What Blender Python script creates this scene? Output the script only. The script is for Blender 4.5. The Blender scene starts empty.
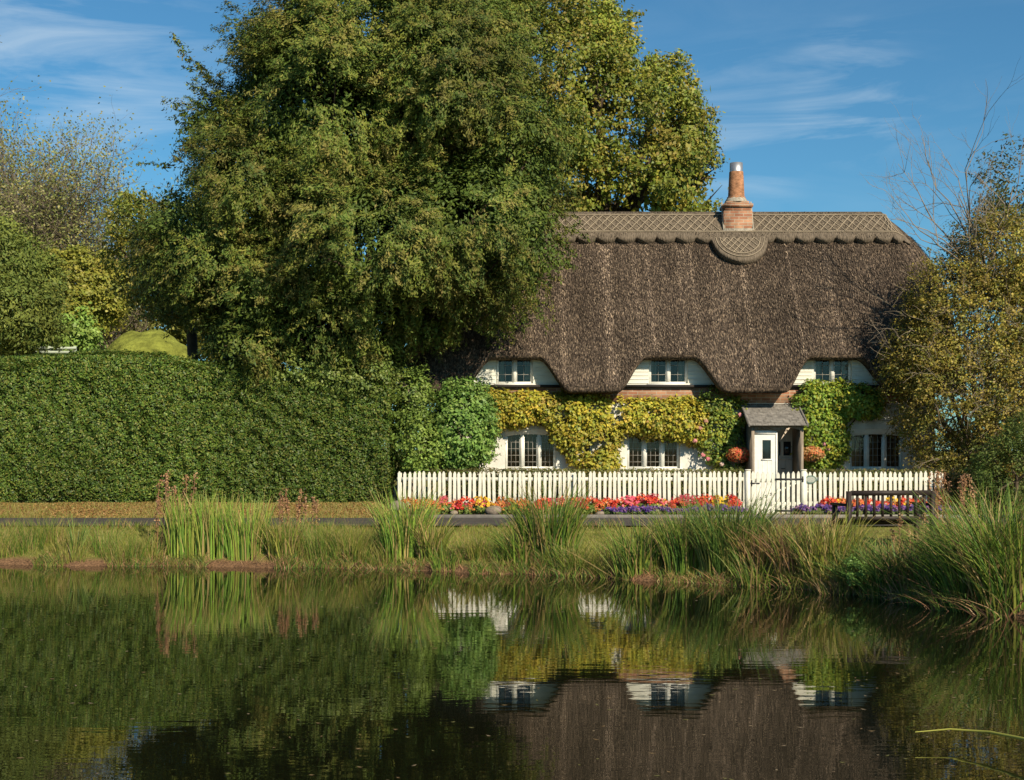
import bpy, math, random
import numpy as np
from mathutils import Vector
R = math.radians
rng = np.random.default_rng(7)
random.seed(7)

# ------------------------------------------------------------------ camera, sky, sun
FOC = 1400.0          # focal length in pixels at 1024 wide
HC = 1.99             # eye height above the water
HOR = 450.0           # horizon row
scene = bpy.context.scene
COL = scene.collection
cam_d = bpy.data.cameras.new('camera'); cam = bpy.data.objects.new('camera', cam_d); COL.objects.link(cam)
cam_d.sensor_width = 36.0; cam_d.lens = FOC / 1024 * 36; cam_d.shift_y = (HOR - 390) / 1024
cam_d.clip_end = 5000; cam.location = (0, 0, HC); cam.rotation_euler = (R(90), 0, 0)
scene.camera = cam

SUN_EL, SUN_AZ = 33.0, 31.0      # azimuth measured from behind the camera towards the right
w = bpy.data.worlds.new('World'); scene.world = w; w.use_nodes = True
nt = w.node_tree; N = nt.nodes; L = nt.links
bg = N['Background']; bg.inputs['Strength'].default_value = 0.126
sky = N.new('ShaderNodeTexSky'); sky.sky_type = 'NISHITA'; sky.sun_disc = False
sky.sun_elevation = R(SUN_EL); sky.sun_rotation = R(180 - SUN_AZ); sky.air_density = 1.0; sky.dust_density = 0.3; sky.ozone_density = 2.5
tint = N.new('ShaderNodeMixRGB'); tint.blend_type = 'MULTIPLY'; tint.inputs[0].default_value = 1; tint.inputs[2].default_value = (0.25, 0.48, 0.56, 1)
L.new(sky.outputs[0], tint.inputs[1])
tc = N.new('ShaderNodeTexCoord')
mp = N.new('ShaderNodeMapping'); mp.inputs['Scale'].default_value = (3.0, 3.0, 17.0); mp.inputs['Rotation'].default_value = (0, R(10), 0)
nz = N.new('ShaderNodeTexNoise'); nz.inputs['Scale'].default_value = 1.7; nz.inputs['Detail'].default_value = 8; nz.inputs['Roughness'].default_value = 0.6; nz.inputs['Distortion'].default_value = 0.8
L.new(tc.outputs['Generated'], mp.inputs[0]); L.new(mp.outputs[0], nz.inputs[0])
rp = N.new('ShaderNodeValToRGB'); rp.color_ramp.elements[0].position = 0.46; rp.color_ramp.elements[0].color = (0, 0, 0, 1)
rp.color_ramp.elements[1].position = 0.78; rp.color_ramp.elements[1].color = (1, 1, 1, 1)
L.new(nz.outputs[0], rp.inputs[0])
# cirrus patches sit in a few directions of the sky
def sky_patch(direction, c0, c1):
    d = Vector(direction).normalized()
    dp = N.new('ShaderNodeVectorMath'); dp.operation = 'DOT_PRODUCT'; dp.inputs[1].default_value = d
    L.new(tc.outputs['Generated'], dp.inputs[0])
    mr = N.new('ShaderNodeMapRange'); mr.inputs[1].default_value = math.cos(R(c0)); mr.inputs[2].default_value = math.cos(R(c1)); mr.interpolation_type = 'SMOOTHSTEP'
    L.new(dp.outputs['Value'], mr.inputs[0]); return mr.outputs[0]
def adir(px, py): return ((px - 512) / FOC, 1.0, (HOR - py) / FOC)
pa = sky_patch(adir(40, 70), 8, 1); pb = sky_patch(adir(850, 95), 3.2, 0.3); pc = sky_patch(adir(740, 130), 4, 0.5)
m1 = N.new('ShaderNodeMath'); m1.operation = 'ADD'; L.new(pa, m1.inputs[0]); L.new(pb, m1.inputs[1])
m2 = N.new('ShaderNodeMath'); m2.operation = 'MULTIPLY_ADD'; L.new(pc, m2.inputs[0]); m2.inputs[1].default_value = .7; L.new(m1.outputs[0], m2.inputs[2])
m2b = N.new('ShaderNodeMath'); m2b.operation = 'ADD'; m2b.inputs[1].default_value = .12; L.new(m2.outputs[0], m2b.inputs[0])
m3 = N.new('ShaderNodeMath'); m3.operation = 'MULTIPLY'; L.new(m2b.outputs[0], m3.inputs[0]); L.new(rp.outputs[0], m3.inputs[1])
m4 = N.new('ShaderNodeMath'); m4.operation = 'MULTIPLY'; m4.use_clamp = True; m4.inputs[1].default_value = 0.5; L.new(m3.outputs[0], m4.inputs[0])
cm = N.new('ShaderNodeMixRGB'); cm.inputs[2].default_value = (4.0, 4.6, 5.0, 1)
L.new(m4.outputs[0], cm.inputs[0]); L.new(tint.outputs[0], cm.inputs[1]); L.new(cm.outputs[0], bg.inputs['Color'])

sd = bpy.data.lights.new('sun', 'SUN'); sd.energy = 5.0; sd.angle = R(0.55); sd.color = (1.0, 0.86, 0.66)
sun = bpy.data.objects.new('sun', sd); COL.objects.link(sun)
tosun = Vector((math.sin(R(SUN_AZ)) * math.cos(R(SUN_EL)), -math.cos(R(SUN_AZ)) * math.cos(R(SUN_EL)), math.sin(R(SUN_EL))))
sun.rotation_euler = tosun.to_track_quat('Z', 'Y').to_euler(); sun.location = tosun * 60
scene.view_settings.view_transform = 'Standard'; scene.view_settings.look = 'None'
scene.view_settings.exposure = 0.52; scene.view_settings.gamma = 1.0; scene.view_settings.use_curve_mapping = False

# ------------------------------------------------------------------ helpers
def at(px, py, D): return np.array([(px - 512) / FOC * D, D, HC + (HOR - py) / FOC * D])
def X(px, D): return (px - 512) / FOC * D
def Z(py, D): return HC + (HOR - py) / FOC * D
def sstep(a, b, x):
    t = np.clip((np.asarray(x, float) - a) / (b - a), 0, 1); return t * t * (3 - 2 * t)
_lat = np.random.default_rng(3).random((64, 64, 64))
def vnoise(P, s=1.0):
    p = np.atleast_2d(P) * s + 100.37
    i = np.floor(p).astype(int); f = p - i; f = f * f * (3 - 2 * f); i &= 63; j = (i + 1) & 63
    x0, y0, z0 = i.T; x1, y1, z1 = j.T; fx, fy, fz = f.T
    a = _lat[x0, y0, z0] * (1 - fx) + _lat[x1, y0, z0] * fx; b = _lat[x0, y1, z0] * (1 - fx) + _lat[x1, y1, z0] * fx
    c = _lat[x0, y0, z1] * (1 - fx) + _lat[x1, y0, z1] * fx; d = _lat[x0, y1, z1] * (1 - fx) + _lat[x1, y1, z1] * fx
    return (a * (1 - fy) + b * fy) * (1 - fz) + (c * (1 - fy) + d * fy) * fz
def unit(v): return v / np.maximum(np.linalg.norm(v, axis=-1, keepdims=True), 1e-9)

ORG = {}
class MB:
    """collects quads and triangles, then links them as one mesh"""
    def __init__(s): s.v = []; s.f = []; s.c = []; s.n = 0
    def add(s, verts, faces, col=(1, 1, 1)):
        verts = np.asarray(verts, float); faces = np.asarray(faces, int)
        if faces.ndim == 1: faces = faces[None]
        s.v.append(verts); s.f.append(faces + s.n); s.n += len(verts)
        c = np.asarray(col, float)
        if c.ndim == 1: c = np.tile(c, (len(faces), 1))
        s.c.append(c); return s
    def box(s, x0, x1, y0, y1, z0, z1, col=(1, 1, 1)):
        v = [(x, y, z) for x in (x0, x1) for y in (y0, y1) for z in (z0, z1)]
        return s.add(v, [(0, 1, 3, 2), (4, 6, 7, 5), (0, 4, 5, 1), (2, 3, 7, 6), (0, 2, 6, 4), (1, 5, 7, 3)], col)
    def tube(s, pts, rad, k=5, col=(1, 1, 1)):
        pts = np.asarray(pts, float); n = len(pts); rad = np.broadcast_to(rad, n)
        t = unit(np.gradient(pts, axis=0)); ref = np.array([0.31, 0.2, 1.0]) if abs(t[0][2]) < .9 else np.array([1.0, .2, .1])
        a = unit(np.cross(t, ref)); b = np.cross(t, a); th = np.arange(k) / k * 2 * math.pi
        v = (pts[:, None] + rad[:, None, None] * (np.cos(th)[None, :, None] * a[:, None] + np.sin(th)[None, :, None] * b[:, None])).reshape(-1, 3)
        i = np.arange(n - 1)[:, None] * k; j = np.arange(k)[None]; j2 = (j + 1) % k
        f = np.stack([i + j, i + j2, i + k + j2, i + k + j], -1).reshape(-1, 4)
        s.add(v, f, col)
        if k == 4: s.add(v[:4], [(3, 2, 1, 0)], col); s.add(v[-4:], [(0, 1, 2, 3)], col)
        return s
    def prism(s, poly, y0, y1, col=(1, 1, 1)):
        """poly: convex list of (x, z), extruded along y"""
        n = len(poly); c = np.mean(poly, axis=0)
        v = [(x, y0, z) for x, z in poly] + [(x, y1, z) for x, z in poly] + [(c[0], y0, c[1]), (c[0], y1, c[1])]
        f = []
        for i in range(n):
            j = (i + 1) % n; f += [(i, j, 2 * n, 2 * n), (n + j, n + i, 2 * n + 1, 2 * n + 1), (i, n + i, n + j, j)]
        for a in f:
            a = list(a)
            if a[2] == a[3]: a = a[:3]
            s.add(v, [a], col)
        return s
    def build(s, name, mat, parent=None, origin=None, smooth=False):
        V = np.concatenate(s.v); org = np.array(ORG[parent.name]) if parent else np.array(origin if origin is not None else (0, 0, 0), float)
        V = V - org
        lt = np.concatenate([np.full(len(f), f.shape[1]) for f in s.f]); li = np.concatenate([f.ravel() for f in s.f])
        me = bpy.data.meshes.new(name); me.vertices.add(len(V)); me.vertices.foreach_set('co', V.ravel())
        me.loops.add(len(li)); me.loops.foreach_set('vertex_index', li.astype(np.int32))
        ls = np.concatenate([[0], np.cumsum(lt)[:-1]]); me.polygons.add(len(lt)); me.polygons.foreach_set('loop_start', ls.astype(np.int32))
        me.update(calc_edges=True)
        C = np.concatenate(s.c); at_ = me.attributes.new('tint', 'FLOAT_COLOR', 'FACE')
        at_.data.foreach_set('color', np.c_[C, np.ones(len(C))].astype(np.float32).ravel())
        if smooth: me.polygons.foreach_set('use_smooth', np.ones(len(lt), bool))
        me.materials.append(mat); o = bpy.data.objects.new(name, me); COL.objects.link(o)
        if parent: o.parent = parent
        else: o.location = org
        ORG[o.name] = org
        return o
def empty(name, loc, label=None, cat=None, group=None):
    o = bpy.data.objects.new(name, None); COL.objects.link(o); o.location = loc; o.empty_display_size = .2; ORG[o.name] = np.array(loc, float)
    return tag(o, label, cat, group) if label else o
def tag(o, label=None, cat=None, group=None, kind=None):
    if label: o['label'] = label
    if cat: o['category'] = cat
    if group: o['group'] = group
    if kind: o['kind'] = kind
    return o
def dup(o, loc, rz=0.0, sc=1.0, label=None, parent=None):
    c = o.copy(); COL.objects.link(c)
    if parent is None:
        c.location = loc; c.rotation_euler = (0, 0, rz); c.scale = (sc, sc, sc)
    else: c.parent = parent
    if label: c['label'] = label
    for ch in list(o.children): dup(ch, None, parent=c)
    return c

def mat(name, base=(.5, .5, .5), rough=.8, spec=.3, attr=False, noise=None, bump=None, metal=0.0, transl=0.0, gain=1):
    """noise = (scale xyz, detail, dark factor, light factor); bump = (scale xyz, strength, distance)"""
    m = bpy.data.materials.new(name); m.use_nodes = True; nt = m.node_tree; n = nt.nodes; l = nt.links
    b = n['Principled BSDF']; b.inputs['Roughness'].default_value = rough; b.inputs['Specular IOR Level'].default_value = spec; b.inputs['Metallic'].default_value = metal
    src = None
    if attr:
        a = n.new('ShaderNodeAttribute'); a.attribute_name = 'tint'; src = a.outputs['Color']
        if gain != 1:
            gm = n.new('ShaderNodeVectorMath'); gm.operation = 'MULTIPLY'; gm.inputs[1].default_value = (gain, gain, gain); l.new(src, gm.inputs[0]); src = gm.outputs[0]
    geo = n.new('ShaderNodeTexCoord')
    if noise:
        mp = n.new('ShaderNodeMapping'); mp.inputs['Scale'].default_value = noise[0]; l.new(geo.outputs['Object'], mp.inputs[0])
        nz = n.new('ShaderNodeTexNoise'); nz.inputs['Scale'].default_value = 1; nz.inputs['Detail'].default_value = noise[1]; nz.inputs['Roughness'].default_value = .65; l.new(mp.outputs[0], nz.inputs[0])
        mr = n.new('ShaderNodeMapRange'); mr.inputs[1].default_value = .3; mr.inputs[2].default_value = .7; mr.inputs[3].default_value = noise[2]; mr.inputs[4].default_value = noise[3]; l.new(nz.outputs[0], mr.inputs[0])
        vm = n.new('ShaderNodeVectorMath'); vm.operation = 'SCALE'; l.new(mr.outputs[0], vm.inputs['Scale'])
        if src: l.new(src, vm.inputs[0])
        else: vm.inputs[0].default_value = base
        src = vm.outputs[0]
    if src: l.new(src, b.inputs['Base Color'])
    else: b.inputs['Base Color'].default_value = (*base, 1)
    if bump:
        mp = n.new('ShaderNodeMapping'); mp.inputs['Scale'].default_value = bump[0]; l.new(geo.outputs['Object'], mp.inputs[0])
        nz = n.new('ShaderNodeTexNoise'); nz.inputs['Scale'].default_value = 1; nz.inputs['Detail'].default_value = 4; l.new(mp.outputs[0], nz.inputs[0])
        bp = n.new('ShaderNodeBump'); bp.inputs['Strength'].default_value = bump[1]; bp.inputs['Distance'].default_value = bump[2]; l.new(nz.outputs[0], bp.inputs['Height']); l.new(bp.outputs[0], b.inputs['Normal'])
    if transl:
        t = n.new('ShaderNodeBsdfTranslucent'); mx = n.new('ShaderNodeMixShader'); mx.inputs[0].default_value = transl
        l.new(src, t.inputs[0]); l.new(b.outputs[0], mx.inputs[1]); l.new(t.outputs[0], mx.inputs[2]); l.new(mx.outputs[0], n['Material Output'].inputs[0])
    return m

M = {}
M['leaf'] = mat('leaf', attr=True, rough=.5, spec=.3, transl=.25, gain=1.25)
M['needle'] = mat('needle_leaf', attr=True, rough=.6, spec=.2, transl=.15, gain=1.25)
M['blade'] = mat('grass_blade', attr=True, rough=.5, spec=.25, transl=.3, gain=1.2)
M['petal'] = mat('petal', attr=True, rough=.6, spec=.2, transl=.3)
M['bark'] = mat('bark', (.10, .075, .05), .9, .1, noise=((6, 6, 2), 5, .5, 1.4), bump=((20, 20, 5), .6, .02))
M['twig'] = mat('twig', (.20, .165, .12), .85, .2, noise=((3, 3, 3), 3, .7, 1.3))
M['twig_dark'] = mat('dark_twig', (.085, .065, .045), .9, .1, noise=((3, 3, 3), 3, .7, 1.3))
M['white'] = mat('white_paint', (.68, .67, .57), .6, .3, noise=((6, 3, 5), 7, .66, 1.10))
M['frame'] = mat('window_paint', (.72, .72, .66), .5, .3, noise=((5, 5, 8), 5, .85, 1.05))
M['render'] = mat('limewash', (.70, .69, .62), .9, .1, noise=((1.8, 1.8, 1.0), 8, .62, 1.12), bump=((14, 14, 14), .5, .02))
M['board'] = mat('painted_board', (.68, .68, .59), .7, .2, noise=((1.5, 1, 10), 6, .84, 1.06))
M['tar'] = mat('dark_ledge', (.035, .032, .03), .8, .2)
M['wood'] = mat('grey_timber', (.24, .20, .155), .85, .15, noise=((30, 30, 3), 5, .55, 1.35))
M['iron'] = mat('black_iron', (.03, .03, .03), .5, .4)
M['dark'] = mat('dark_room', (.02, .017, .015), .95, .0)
M['curtain'] = mat('curtain', (.26, .12, .06), .95, .05, noise=((26, 1, 1.5), 2, .45, 1.5))
M['curtain_pale'] = mat('pale_curtain', (.30, .31, .25), .95, .05, noise=((30, 1, 1.5), 2, .6, 1.3))
M['bench'] = mat('bench_wood', (.022, .015, .012), .6, .3, noise=((20, 20, 20), 4, .7, 1.3))
M['metal'] = mat('zinc_cowl', (.5, .5, .5), .4, .5, metal=.8)
M['pot'] = mat('terracotta', (.34, .17, .09), .85, .2, noise=((9, 9, 14), 6, .4, 1.45), bump=((30, 30, 60), .4, .02))
M['mortar'] = mat('mortar', (.36, .33, .27), .95, .1, noise=((12, 12, 12), 5, .5, 1.2), bump=((20, 20, 20), .8, .03))
M['slate'] = mat('porch_tile', (.155, .145, .13), .85, .2, noise=((9, 9, 9), 6, .55, 1.5), bump=((12, 30, 30), .6, .02))
M['rock'] = mat('field_stone', (.22, .18, .14), .95, .1, noise=((8, 8, 8), 6, .6, 1.25), bump=((15, 15, 15), .7, .03))
M['door'] = mat('grey_door_paint', (.60, .52, .43), .6, .3, noise=((25, 2, 2), 4, .8, 1.15))
M['lead'] = mat('glazing_bar', (.34, .32, .28), .6, .2)
M['pale_rail'] = mat('lichened_rail', (.34, .40, .32), .9, .1, noise=((3, 3, 9), 4, .7, 1.2))
M['sign'] = mat('sign_green', (.10, .16, .13), .5, .3)
M['straw'] = mat('straw_tuft', attr=True, rough=.9, spec=.1)
M['spar'] = mat('hazel_spar', (.30, .25, .18), .85, .15, noise=((4, 4, 4), 3, .75, 1.2))

def brick_mat():
    m = bpy.data.materials.new('red_brick'); m.use_nodes = True; n = m.node_tree.nodes; l = m.node_tree.links; b = n['Principled BSDF']; b.inputs['Roughness'].default_value = .9
    tcn = n.new('ShaderNodeTexCoord'); sp = n.new('ShaderNodeSeparateXYZ'); l.new(tcn.outputs['Object'], sp.inputs[0])
    ad = n.new('ShaderNodeMath'); ad.operation = 'ADD'; l.new(sp.outputs[0], ad.inputs[0]); l.new(sp.outputs[1], ad.inputs[1])
    cb = n.new('ShaderNodeCombineXYZ'); l.new(ad.outputs[0], cb.inputs[0]); l.new(sp.outputs[2], cb.inputs[1])
    br = n.new('ShaderNodeTexBrick'); br.inputs['Scale'].default_value = 1; br.inputs['Brick Width'].default_value = .225; br.inputs['Row Height'].default_value = .075; br.inputs['Mortar Size'].default_value = .008
    br.inputs['Color1'].default_value = (.27, .11, .06, 1); br.inputs['Color2'].default_value = (.38, .21, .12, 1); br.inputs['Mortar'].default_value = (.36, .30, .22, 1); l.new(cb.outputs[0], br.inputs[0])
    nz = n.new('ShaderNodeTexNoise'); nz.inputs['Scale'].default_value = 5; nz.inputs['Detail'].default_value = 6; l.new(tcn.outputs['Object'], nz.inputs[0])
    mr = n.new('ShaderNodeMapRange'); mr.inputs[1].default_value = .3; mr.inputs[2].default_value = .7; mr.inputs[3].default_value = .65; mr.inputs[4].default_value = 1.2; l.new(nz.outputs[0], mr.inputs[0])
    vm = n.new('ShaderNodeVectorMath'); vm.operation = 'SCALE'; l.new(br.outputs[0], vm.inputs[0]); l.new(mr.outputs[0], vm.inputs['Scale']); l.new(vm.outputs[0], b.inputs['Base Color'])
    bp = n.new('ShaderNodeBump'); bp.inputs['Strength'].default_value = .7; bp.inputs['Distance'].default_value = .01; bp.invert = True; l.new(br.outputs[1], bp.inputs['Height']); l.new(bp.outputs[0], b.inputs['Normal'])
    return m
M['brick'] = brick_mat()
def glass_mat():
    m = bpy.data.materials.new('window_glass'); m.use_nodes = True; n = m.node_tree.nodes; l = m.node_tree.links
    g = n.new('ShaderNodeBsdfGlossy'); g.inputs['Roughness'].default_value = .02; g.inputs[0].default_value = (1, 1, 1, 1); t = n.new('ShaderNodeBsdfTransparent'); t.inputs[0].default_value = (.8, .82, .8, 1)
    mx = n.new('ShaderNodeMixShader'); fr = n.new('ShaderNodeFresnel'); fr.inputs[0].default_value = 1.5
    l.new(fr.outputs[0], mx.inputs[0]); l.new(t.outputs[0], mx.inputs[1]); l.new(g.outputs[0], mx.inputs[2]); l.new(mx.outputs[0], n['Material Output'].inputs[0]); return m
M['glass'] = glass_mat()
def thatch_mat():
    m = bpy.data.materials.new('thatch'); m.use_nodes = True; n = m.node_tree.nodes; l = m.node_tree.links; b = n['Principled BSDF']; b.inputs['Roughness'].default_value = .95; b.inputs['Specular IOR Level'].default_value = .1
    tcn = n.new('ShaderNodeTexCoord')
    def nz(sc, det):
        mp = n.new('ShaderNodeMapping'); mp.inputs['Scale'].default_value = sc; l.new(tcn.outputs['Object'], mp.inputs[0])
        q = n.new('ShaderNodeTexNoise'); q.inputs['Scale'].default_value = 1; q.inputs['Detail'].default_value = det; l.new(mp.outputs[0], q.inputs[0]); return q.outputs[0]
    a = nz((26, 14, 11), 4); s = nz((2.6, .4, .12), 3); c = nz((.7, .7, .7), 3)
    r = n.new('ShaderNodeValToRGB'); e = r.color_ramp.elements; e[0].position = .34; e[0].color = (.032, .025, .019, 1); e[1].position = .70; e[1].color = (.21, .155, .105, 1)
    e.new(.52).color = (.076, .058, .044, 1); l.new(a, r.inputs[0])
    k = n.new('ShaderNodeMath'); k.operation = 'MULTIPLY'; l.new(s, k.inputs[0]); l.new(c, k.inputs[1])
    mr = n.new('ShaderNodeMapRange'); mr.inputs[1].default_value = .15; mr.inputs[2].default_value = .38; mr.inputs[3].default_value = .62; mr.inputs[4].default_value = 1.45; l.new(k.outputs[0], mr.inputs[0])
    vm = n.new('ShaderNodeVectorMath'); vm.operation = 'SCALE'; l.new(r.outputs[0], vm.inputs[0]); l.new(mr.outputs[0], vm.inputs['Scale']); l.new(vm.outputs[0], b.inputs['Base Color'])
    bp = n.new('ShaderNodeBump'); bp.inputs['Strength'].default_value = .8; bp.inputs['Distance'].default_value = .05; l.new(a, bp.inputs['Height']); l.new(bp.outputs[0], b.inputs['Normal'])
    return m
M['thatch'] = thatch_mat()
M['ridge'] = mat('ridge_straw', (.125, .102, .076), .95, .1, noise=((30, 10, 6), 5, .5, 1.5), bump=((30, 10, 6), .8, .04))

# ------------------------------------------------------------------ foliage builders
def leafquads(mb, P, Nn, length, width, col, axis=None):
    n = len(P)
    if axis is None: axis = rng.normal(size=(n, 3))
    t = unit(axis - (axis * Nn).sum(1, keepdims=True) * Nn); b = np.cross(Nn, t)
    length = np.broadcast_to(length, n)[:, None]; width = np.broadcast_to(width, n)[:, None]
    v = np.stack([P - t * length / 2, P + b * width / 2 - Nn * width * .15, P + t * length / 2, P - b * width / 2 - Nn * width * .15], 1).reshape(-1, 3)
    mb.add(v, np.arange(n * 4).reshape(-1, 4), col)
def pick(pal, n, w=None):
    pal = np.array(pal, float); return pal[rng.choice(len(pal), n, p=w)]
def lobe_points(lobes, n, spread=(.80, 1.0), lump=.18, cut=.60):
    """points near the outside of a union of ellipsoids; lobes are (x, y, z, rx, ry, rz)"""
    Lb = np.array(lobes, float); area = (Lb[:, 3] * Lb[:, 5] + Lb[:, 4] * Lb[:, 5] + Lb[:, 3] * Lb[:, 4]); out = []; nor = []; tot = 0
    while tot < n:
        k = rng.choice(len(Lb), 4 * n, p=area / area.sum()); d = unit(rng.normal(size=(4 * n, 3))); r = rng.uniform(*spread, 4 * n)
        c = Lb[k, :3]; rad = Lb[k, 3:]
        r = r * (1 + lump * (vnoise(c + d * rad, 1.1) - .5) * 2)
        P = c + d * rad * r[:, None]; keep = np.ones(len(P), bool)
        for q in range(len(Lb)):
            inside = (((P - Lb[q, :3]) / Lb[q, 3:]) ** 2).sum(1) < cut
            keep &= ~inside
        out.append(P[keep]); nor.append(unit(d / rad)[keep]); tot += keep.sum()
    return np.concatenate(out)[:n], np.concatenate(nor)[:n]
def sprays(mb, C, Dn, per, length, rad, leaf, pal, droop=.25, up=.3, wfac=.42, jit=.5, keep=None, tone=.35, palw=None, ns=.55):
    """each centre C grows a spray of leaves along Dn: a bough tip"""
    n = len(C); ax = unit(Dn + np.array([0, 0, -droop]) + rng.normal(size=(n, 3)) * .35)
    t = rng.random((n, per)) ** .8
    off = rng.normal(size=(n, per, 3)) * (rad * (1 - .55 * t))[..., None] * np.array([1, 1, .7])
    Ls = length * rng.uniform(.6, 1.25, n)
    P = C[:, None] + ax[:, None] * (t * Ls[:, None])[..., None] + off; P[..., 2] -= droop * .5 * (t * Ls[:, None]) ** 2
    nn = unit(Dn[:, None] * .8 + unit(off) * .45 + np.array([0, 0, up]) + rng.normal(size=(n, per, 3)) * jit)
    base = pick(pal, n, palw)[:, None]; alt = pick(pal, n * per, palw).reshape(n, per, 3)
    br = (1 - tone) + 2 * tone * vnoise(C, ns)
    col = (base * .55 + alt * .45) * br[:, None, None] * rng.uniform(.75, 1.25, (n, per, 1))
    P = P.reshape(-1, 3); nn = nn.reshape(-1, 3); col = col.reshape(-1, 3); axl = np.repeat(ax, per, 0) + rng.normal(size=(n * per, 3)) * .6
    if keep is not None:
        k = keep(P); P, nn, col, axl = P[k], nn[k], col[k], axl[k]
    ln = leaf * rng.uniform(.6, 1.3, len(P)); leafquads(mb, P, nn, ln, ln * wfac, col, axl)
def hollows(C, Dn, sc, thr):
    k = vnoise(C, sc) + .35 * (vnoise(C, sc * 2.3) - .5) > thr; return C[k], Dn[k]
def bend(a, b, n=6, sag=.15):
    a = np.array(a, float); b = np.array(b, float); t = np.linspace(0, 1, n)[:, None]
    k = rng.normal(size=3) * sag * np.linalg.norm(b - a)
    return a + (b - a) * t + k * (t * (1 - t)) * 1.6
def skeleton(mb, base, lobes, r0, tips=6, col=(1, 1, 1), fork=.35):
    base = np.array(base, float); Lb = np.array(lobes, float); c = np.average(Lb[:, :3], axis=0, weights=Lb[:, 3])
    mid = base + (c - base) * fork; mid[:2] = base[:2] + (c - base)[:2] * .2
    mb.tube(np.array([base - [0, 0, .3], base + [0, 0, .02], base + (mid - base) * .5, mid]), [r0 * 1.5, r0 * 1.15, r0 * .95, r0 * .85], 8, col)
    for q in Lb:
        e = q[:3]; p = bend(mid, e, 7, .12); mb.tube(p, np.linspace(r0 * .6, r0 * .18, 7), 6, col)
        for k in range(tips):
            d = unit(rng.normal(size=3)); s = p[rng.integers(2, 7)]; f = q[:3] + d * q[3:] * .88
            mb.tube(bend(s, f, 5, .12), np.linspace(r0 * .2, .008, 5), 4, col)
def twigs(mb, start, direction, length, r, levels, spread=.5, kids=4, col=(1, 1, 1), upw=.1, k=4):
    n = 5; d = unit(np.array(direction, float)); pts = [np.array(start, float)]
    for i in range(n):
        d = unit(d + rng.normal(size=3) * .16 + np.array([0, 0, upw])); pts.append(pts[-1] + d * length / n)
    pts = np.array(pts); mb.tube(pts, np.linspace(r, r * .45, n + 1), k, col)
    ends = [pts[-1]]
    if levels > 0:
        for i in range(kids):
            s = pts[rng.integers(2, n + 1)]; dd = unit(d + rng.normal(size=3) * spread)
            ends += twigs(mb, s, dd, length * rng.uniform(.5, .8), r * .5, levels - 1, spread, kids, col, upw, max(3, k - 1))
    return ends
def L_(px, py, D, rpx, rpy=None, rd=None):
    """ellipsoid lobe seen at a pixel"""
    p = at(px, py, D); rx = rpx / FOC * D; rz = (rpy or rpx) / FOC * D
    return (*p, rx, rd if rd else rx, rz)

# ------------------------------------------------------------------ ground, water, road
SH = [(-400, 24.6), (0, 24.3), (120, 24.0), (300, 23.7), (420, 23.2), (520, 22.4), (600, 21.8), (700, 21.0), (800, 20.0), (880, 18.8), (940, 17.8), (1000, 16.9), (1060, 16.0), (1200, 14.0), (1700, 8.0)]
_sx = np.array([X(p, d) for p, d in SH]); _sd = np.array([d for p, d in SH])
def shore(x): return np.interp(x, _sx, _sd) + .10 * np.sin(np.asarray(x) * 1.9) + .06 * np.sin(np.asarray(x) * 5.3 + 1) + .05 * np.sin(np.asarray(x) * 12.1) + .04 * np.sin(np.asarray(x) * 19.7 + 2)
ROAD0, ROAD1, ROADZ = 26.0, 29.0, .62
def ground(x, y):
    x = np.asarray(x, float); y = np.asarray(y, float); s = y - shore(x)
    P = np.stack([x, y, 0 * x], -1).reshape(-1, 3); nzz = (vnoise(P, 2.3) - .5).reshape(x.shape); nz2 = (vnoise(P, .6) - .5).reshape(x.shape)
    z = np.where(s < 0, -.9 * sstep(0, 1.2, -s), .10 * sstep(0, .16, s) + .07 * sstep(.1, .5, s))
    tt = np.clip((s - .3) / np.maximum(ROAD0 - shore(x) - .5, .6), 0, 1)
    z = z + np.where(s > 0, (ROADZ - .10 - .17) * tt ** .9, 0)
    z = z + np.where(s > 0, nzz * .09 * sstep(0, .3, s) * (1 - sstep(ROAD0 - .8, ROAD0 - .2, y)) + nz2 * .08 * sstep(0, .5, s) * (1 - sstep(ROAD0 - .8, ROAD0, y)), 0)
    rz = (y > ROAD0 - .3)
    z = np.where(rz, np.minimum(z, 99), z)
    inroad = (sstep(ROAD0 - .12, ROAD0 + .05, y) * (1 - sstep(ROAD1 + .0, ROAD1 + .15, y)))
    z = z * (1 - inroad) + (ROADZ - .06) * inroad
    # bank rising to the foot of the tall hedge on the left
    bank = sstep(ROAD1 + .1, 30.5, y) * (1 - sstep(-2.9, -2.2, x)) * .30
    z = z + bank + sstep(ROAD1 + .1, ROAD1 + .6, y) * nzz * .05
    # the near bank behind the camera, and the pond's far ends
    near = sstep(5.5, 2.5, y) if False else 1 - sstep(2.0, 5.0, y)
    side = sstep(34, 38, np.abs(x))
    k = np.maximum(near, side) * (s < .5)
    return np.where(k > 0, z * (1 - k) + .45 * k, z)
xs = np.unique(np.concatenate([[-2500, -900, -300, -120, -70, -50], np.arange(-40, -16, 1.0), np.arange(-16, 16, .16), np.arange(16, 41, 1.0), [50, 70, 120, 300, 900, 2500]]))
ys = np.unique(np.concatenate([[-2500, -600, -120, -30], np.arange(-10, 12, 1.0), np.arange(12, 34, .14), np.arange(34, 60, 2.0), [80, 120, 200, 400, 900, 2500]]))
gx, gy = np.meshgrid(xs, ys, indexing='ij'); gz = ground(gx, gy)
def grid_faces(n, m):
    i = np.arange(n - 1)[:, None] * m; j = np.arange(m - 1)[None]; return np.stack([i + j, i + m + j, i + m + j + 1, i + j + 1], -1).reshape(-1, 4)
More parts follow.
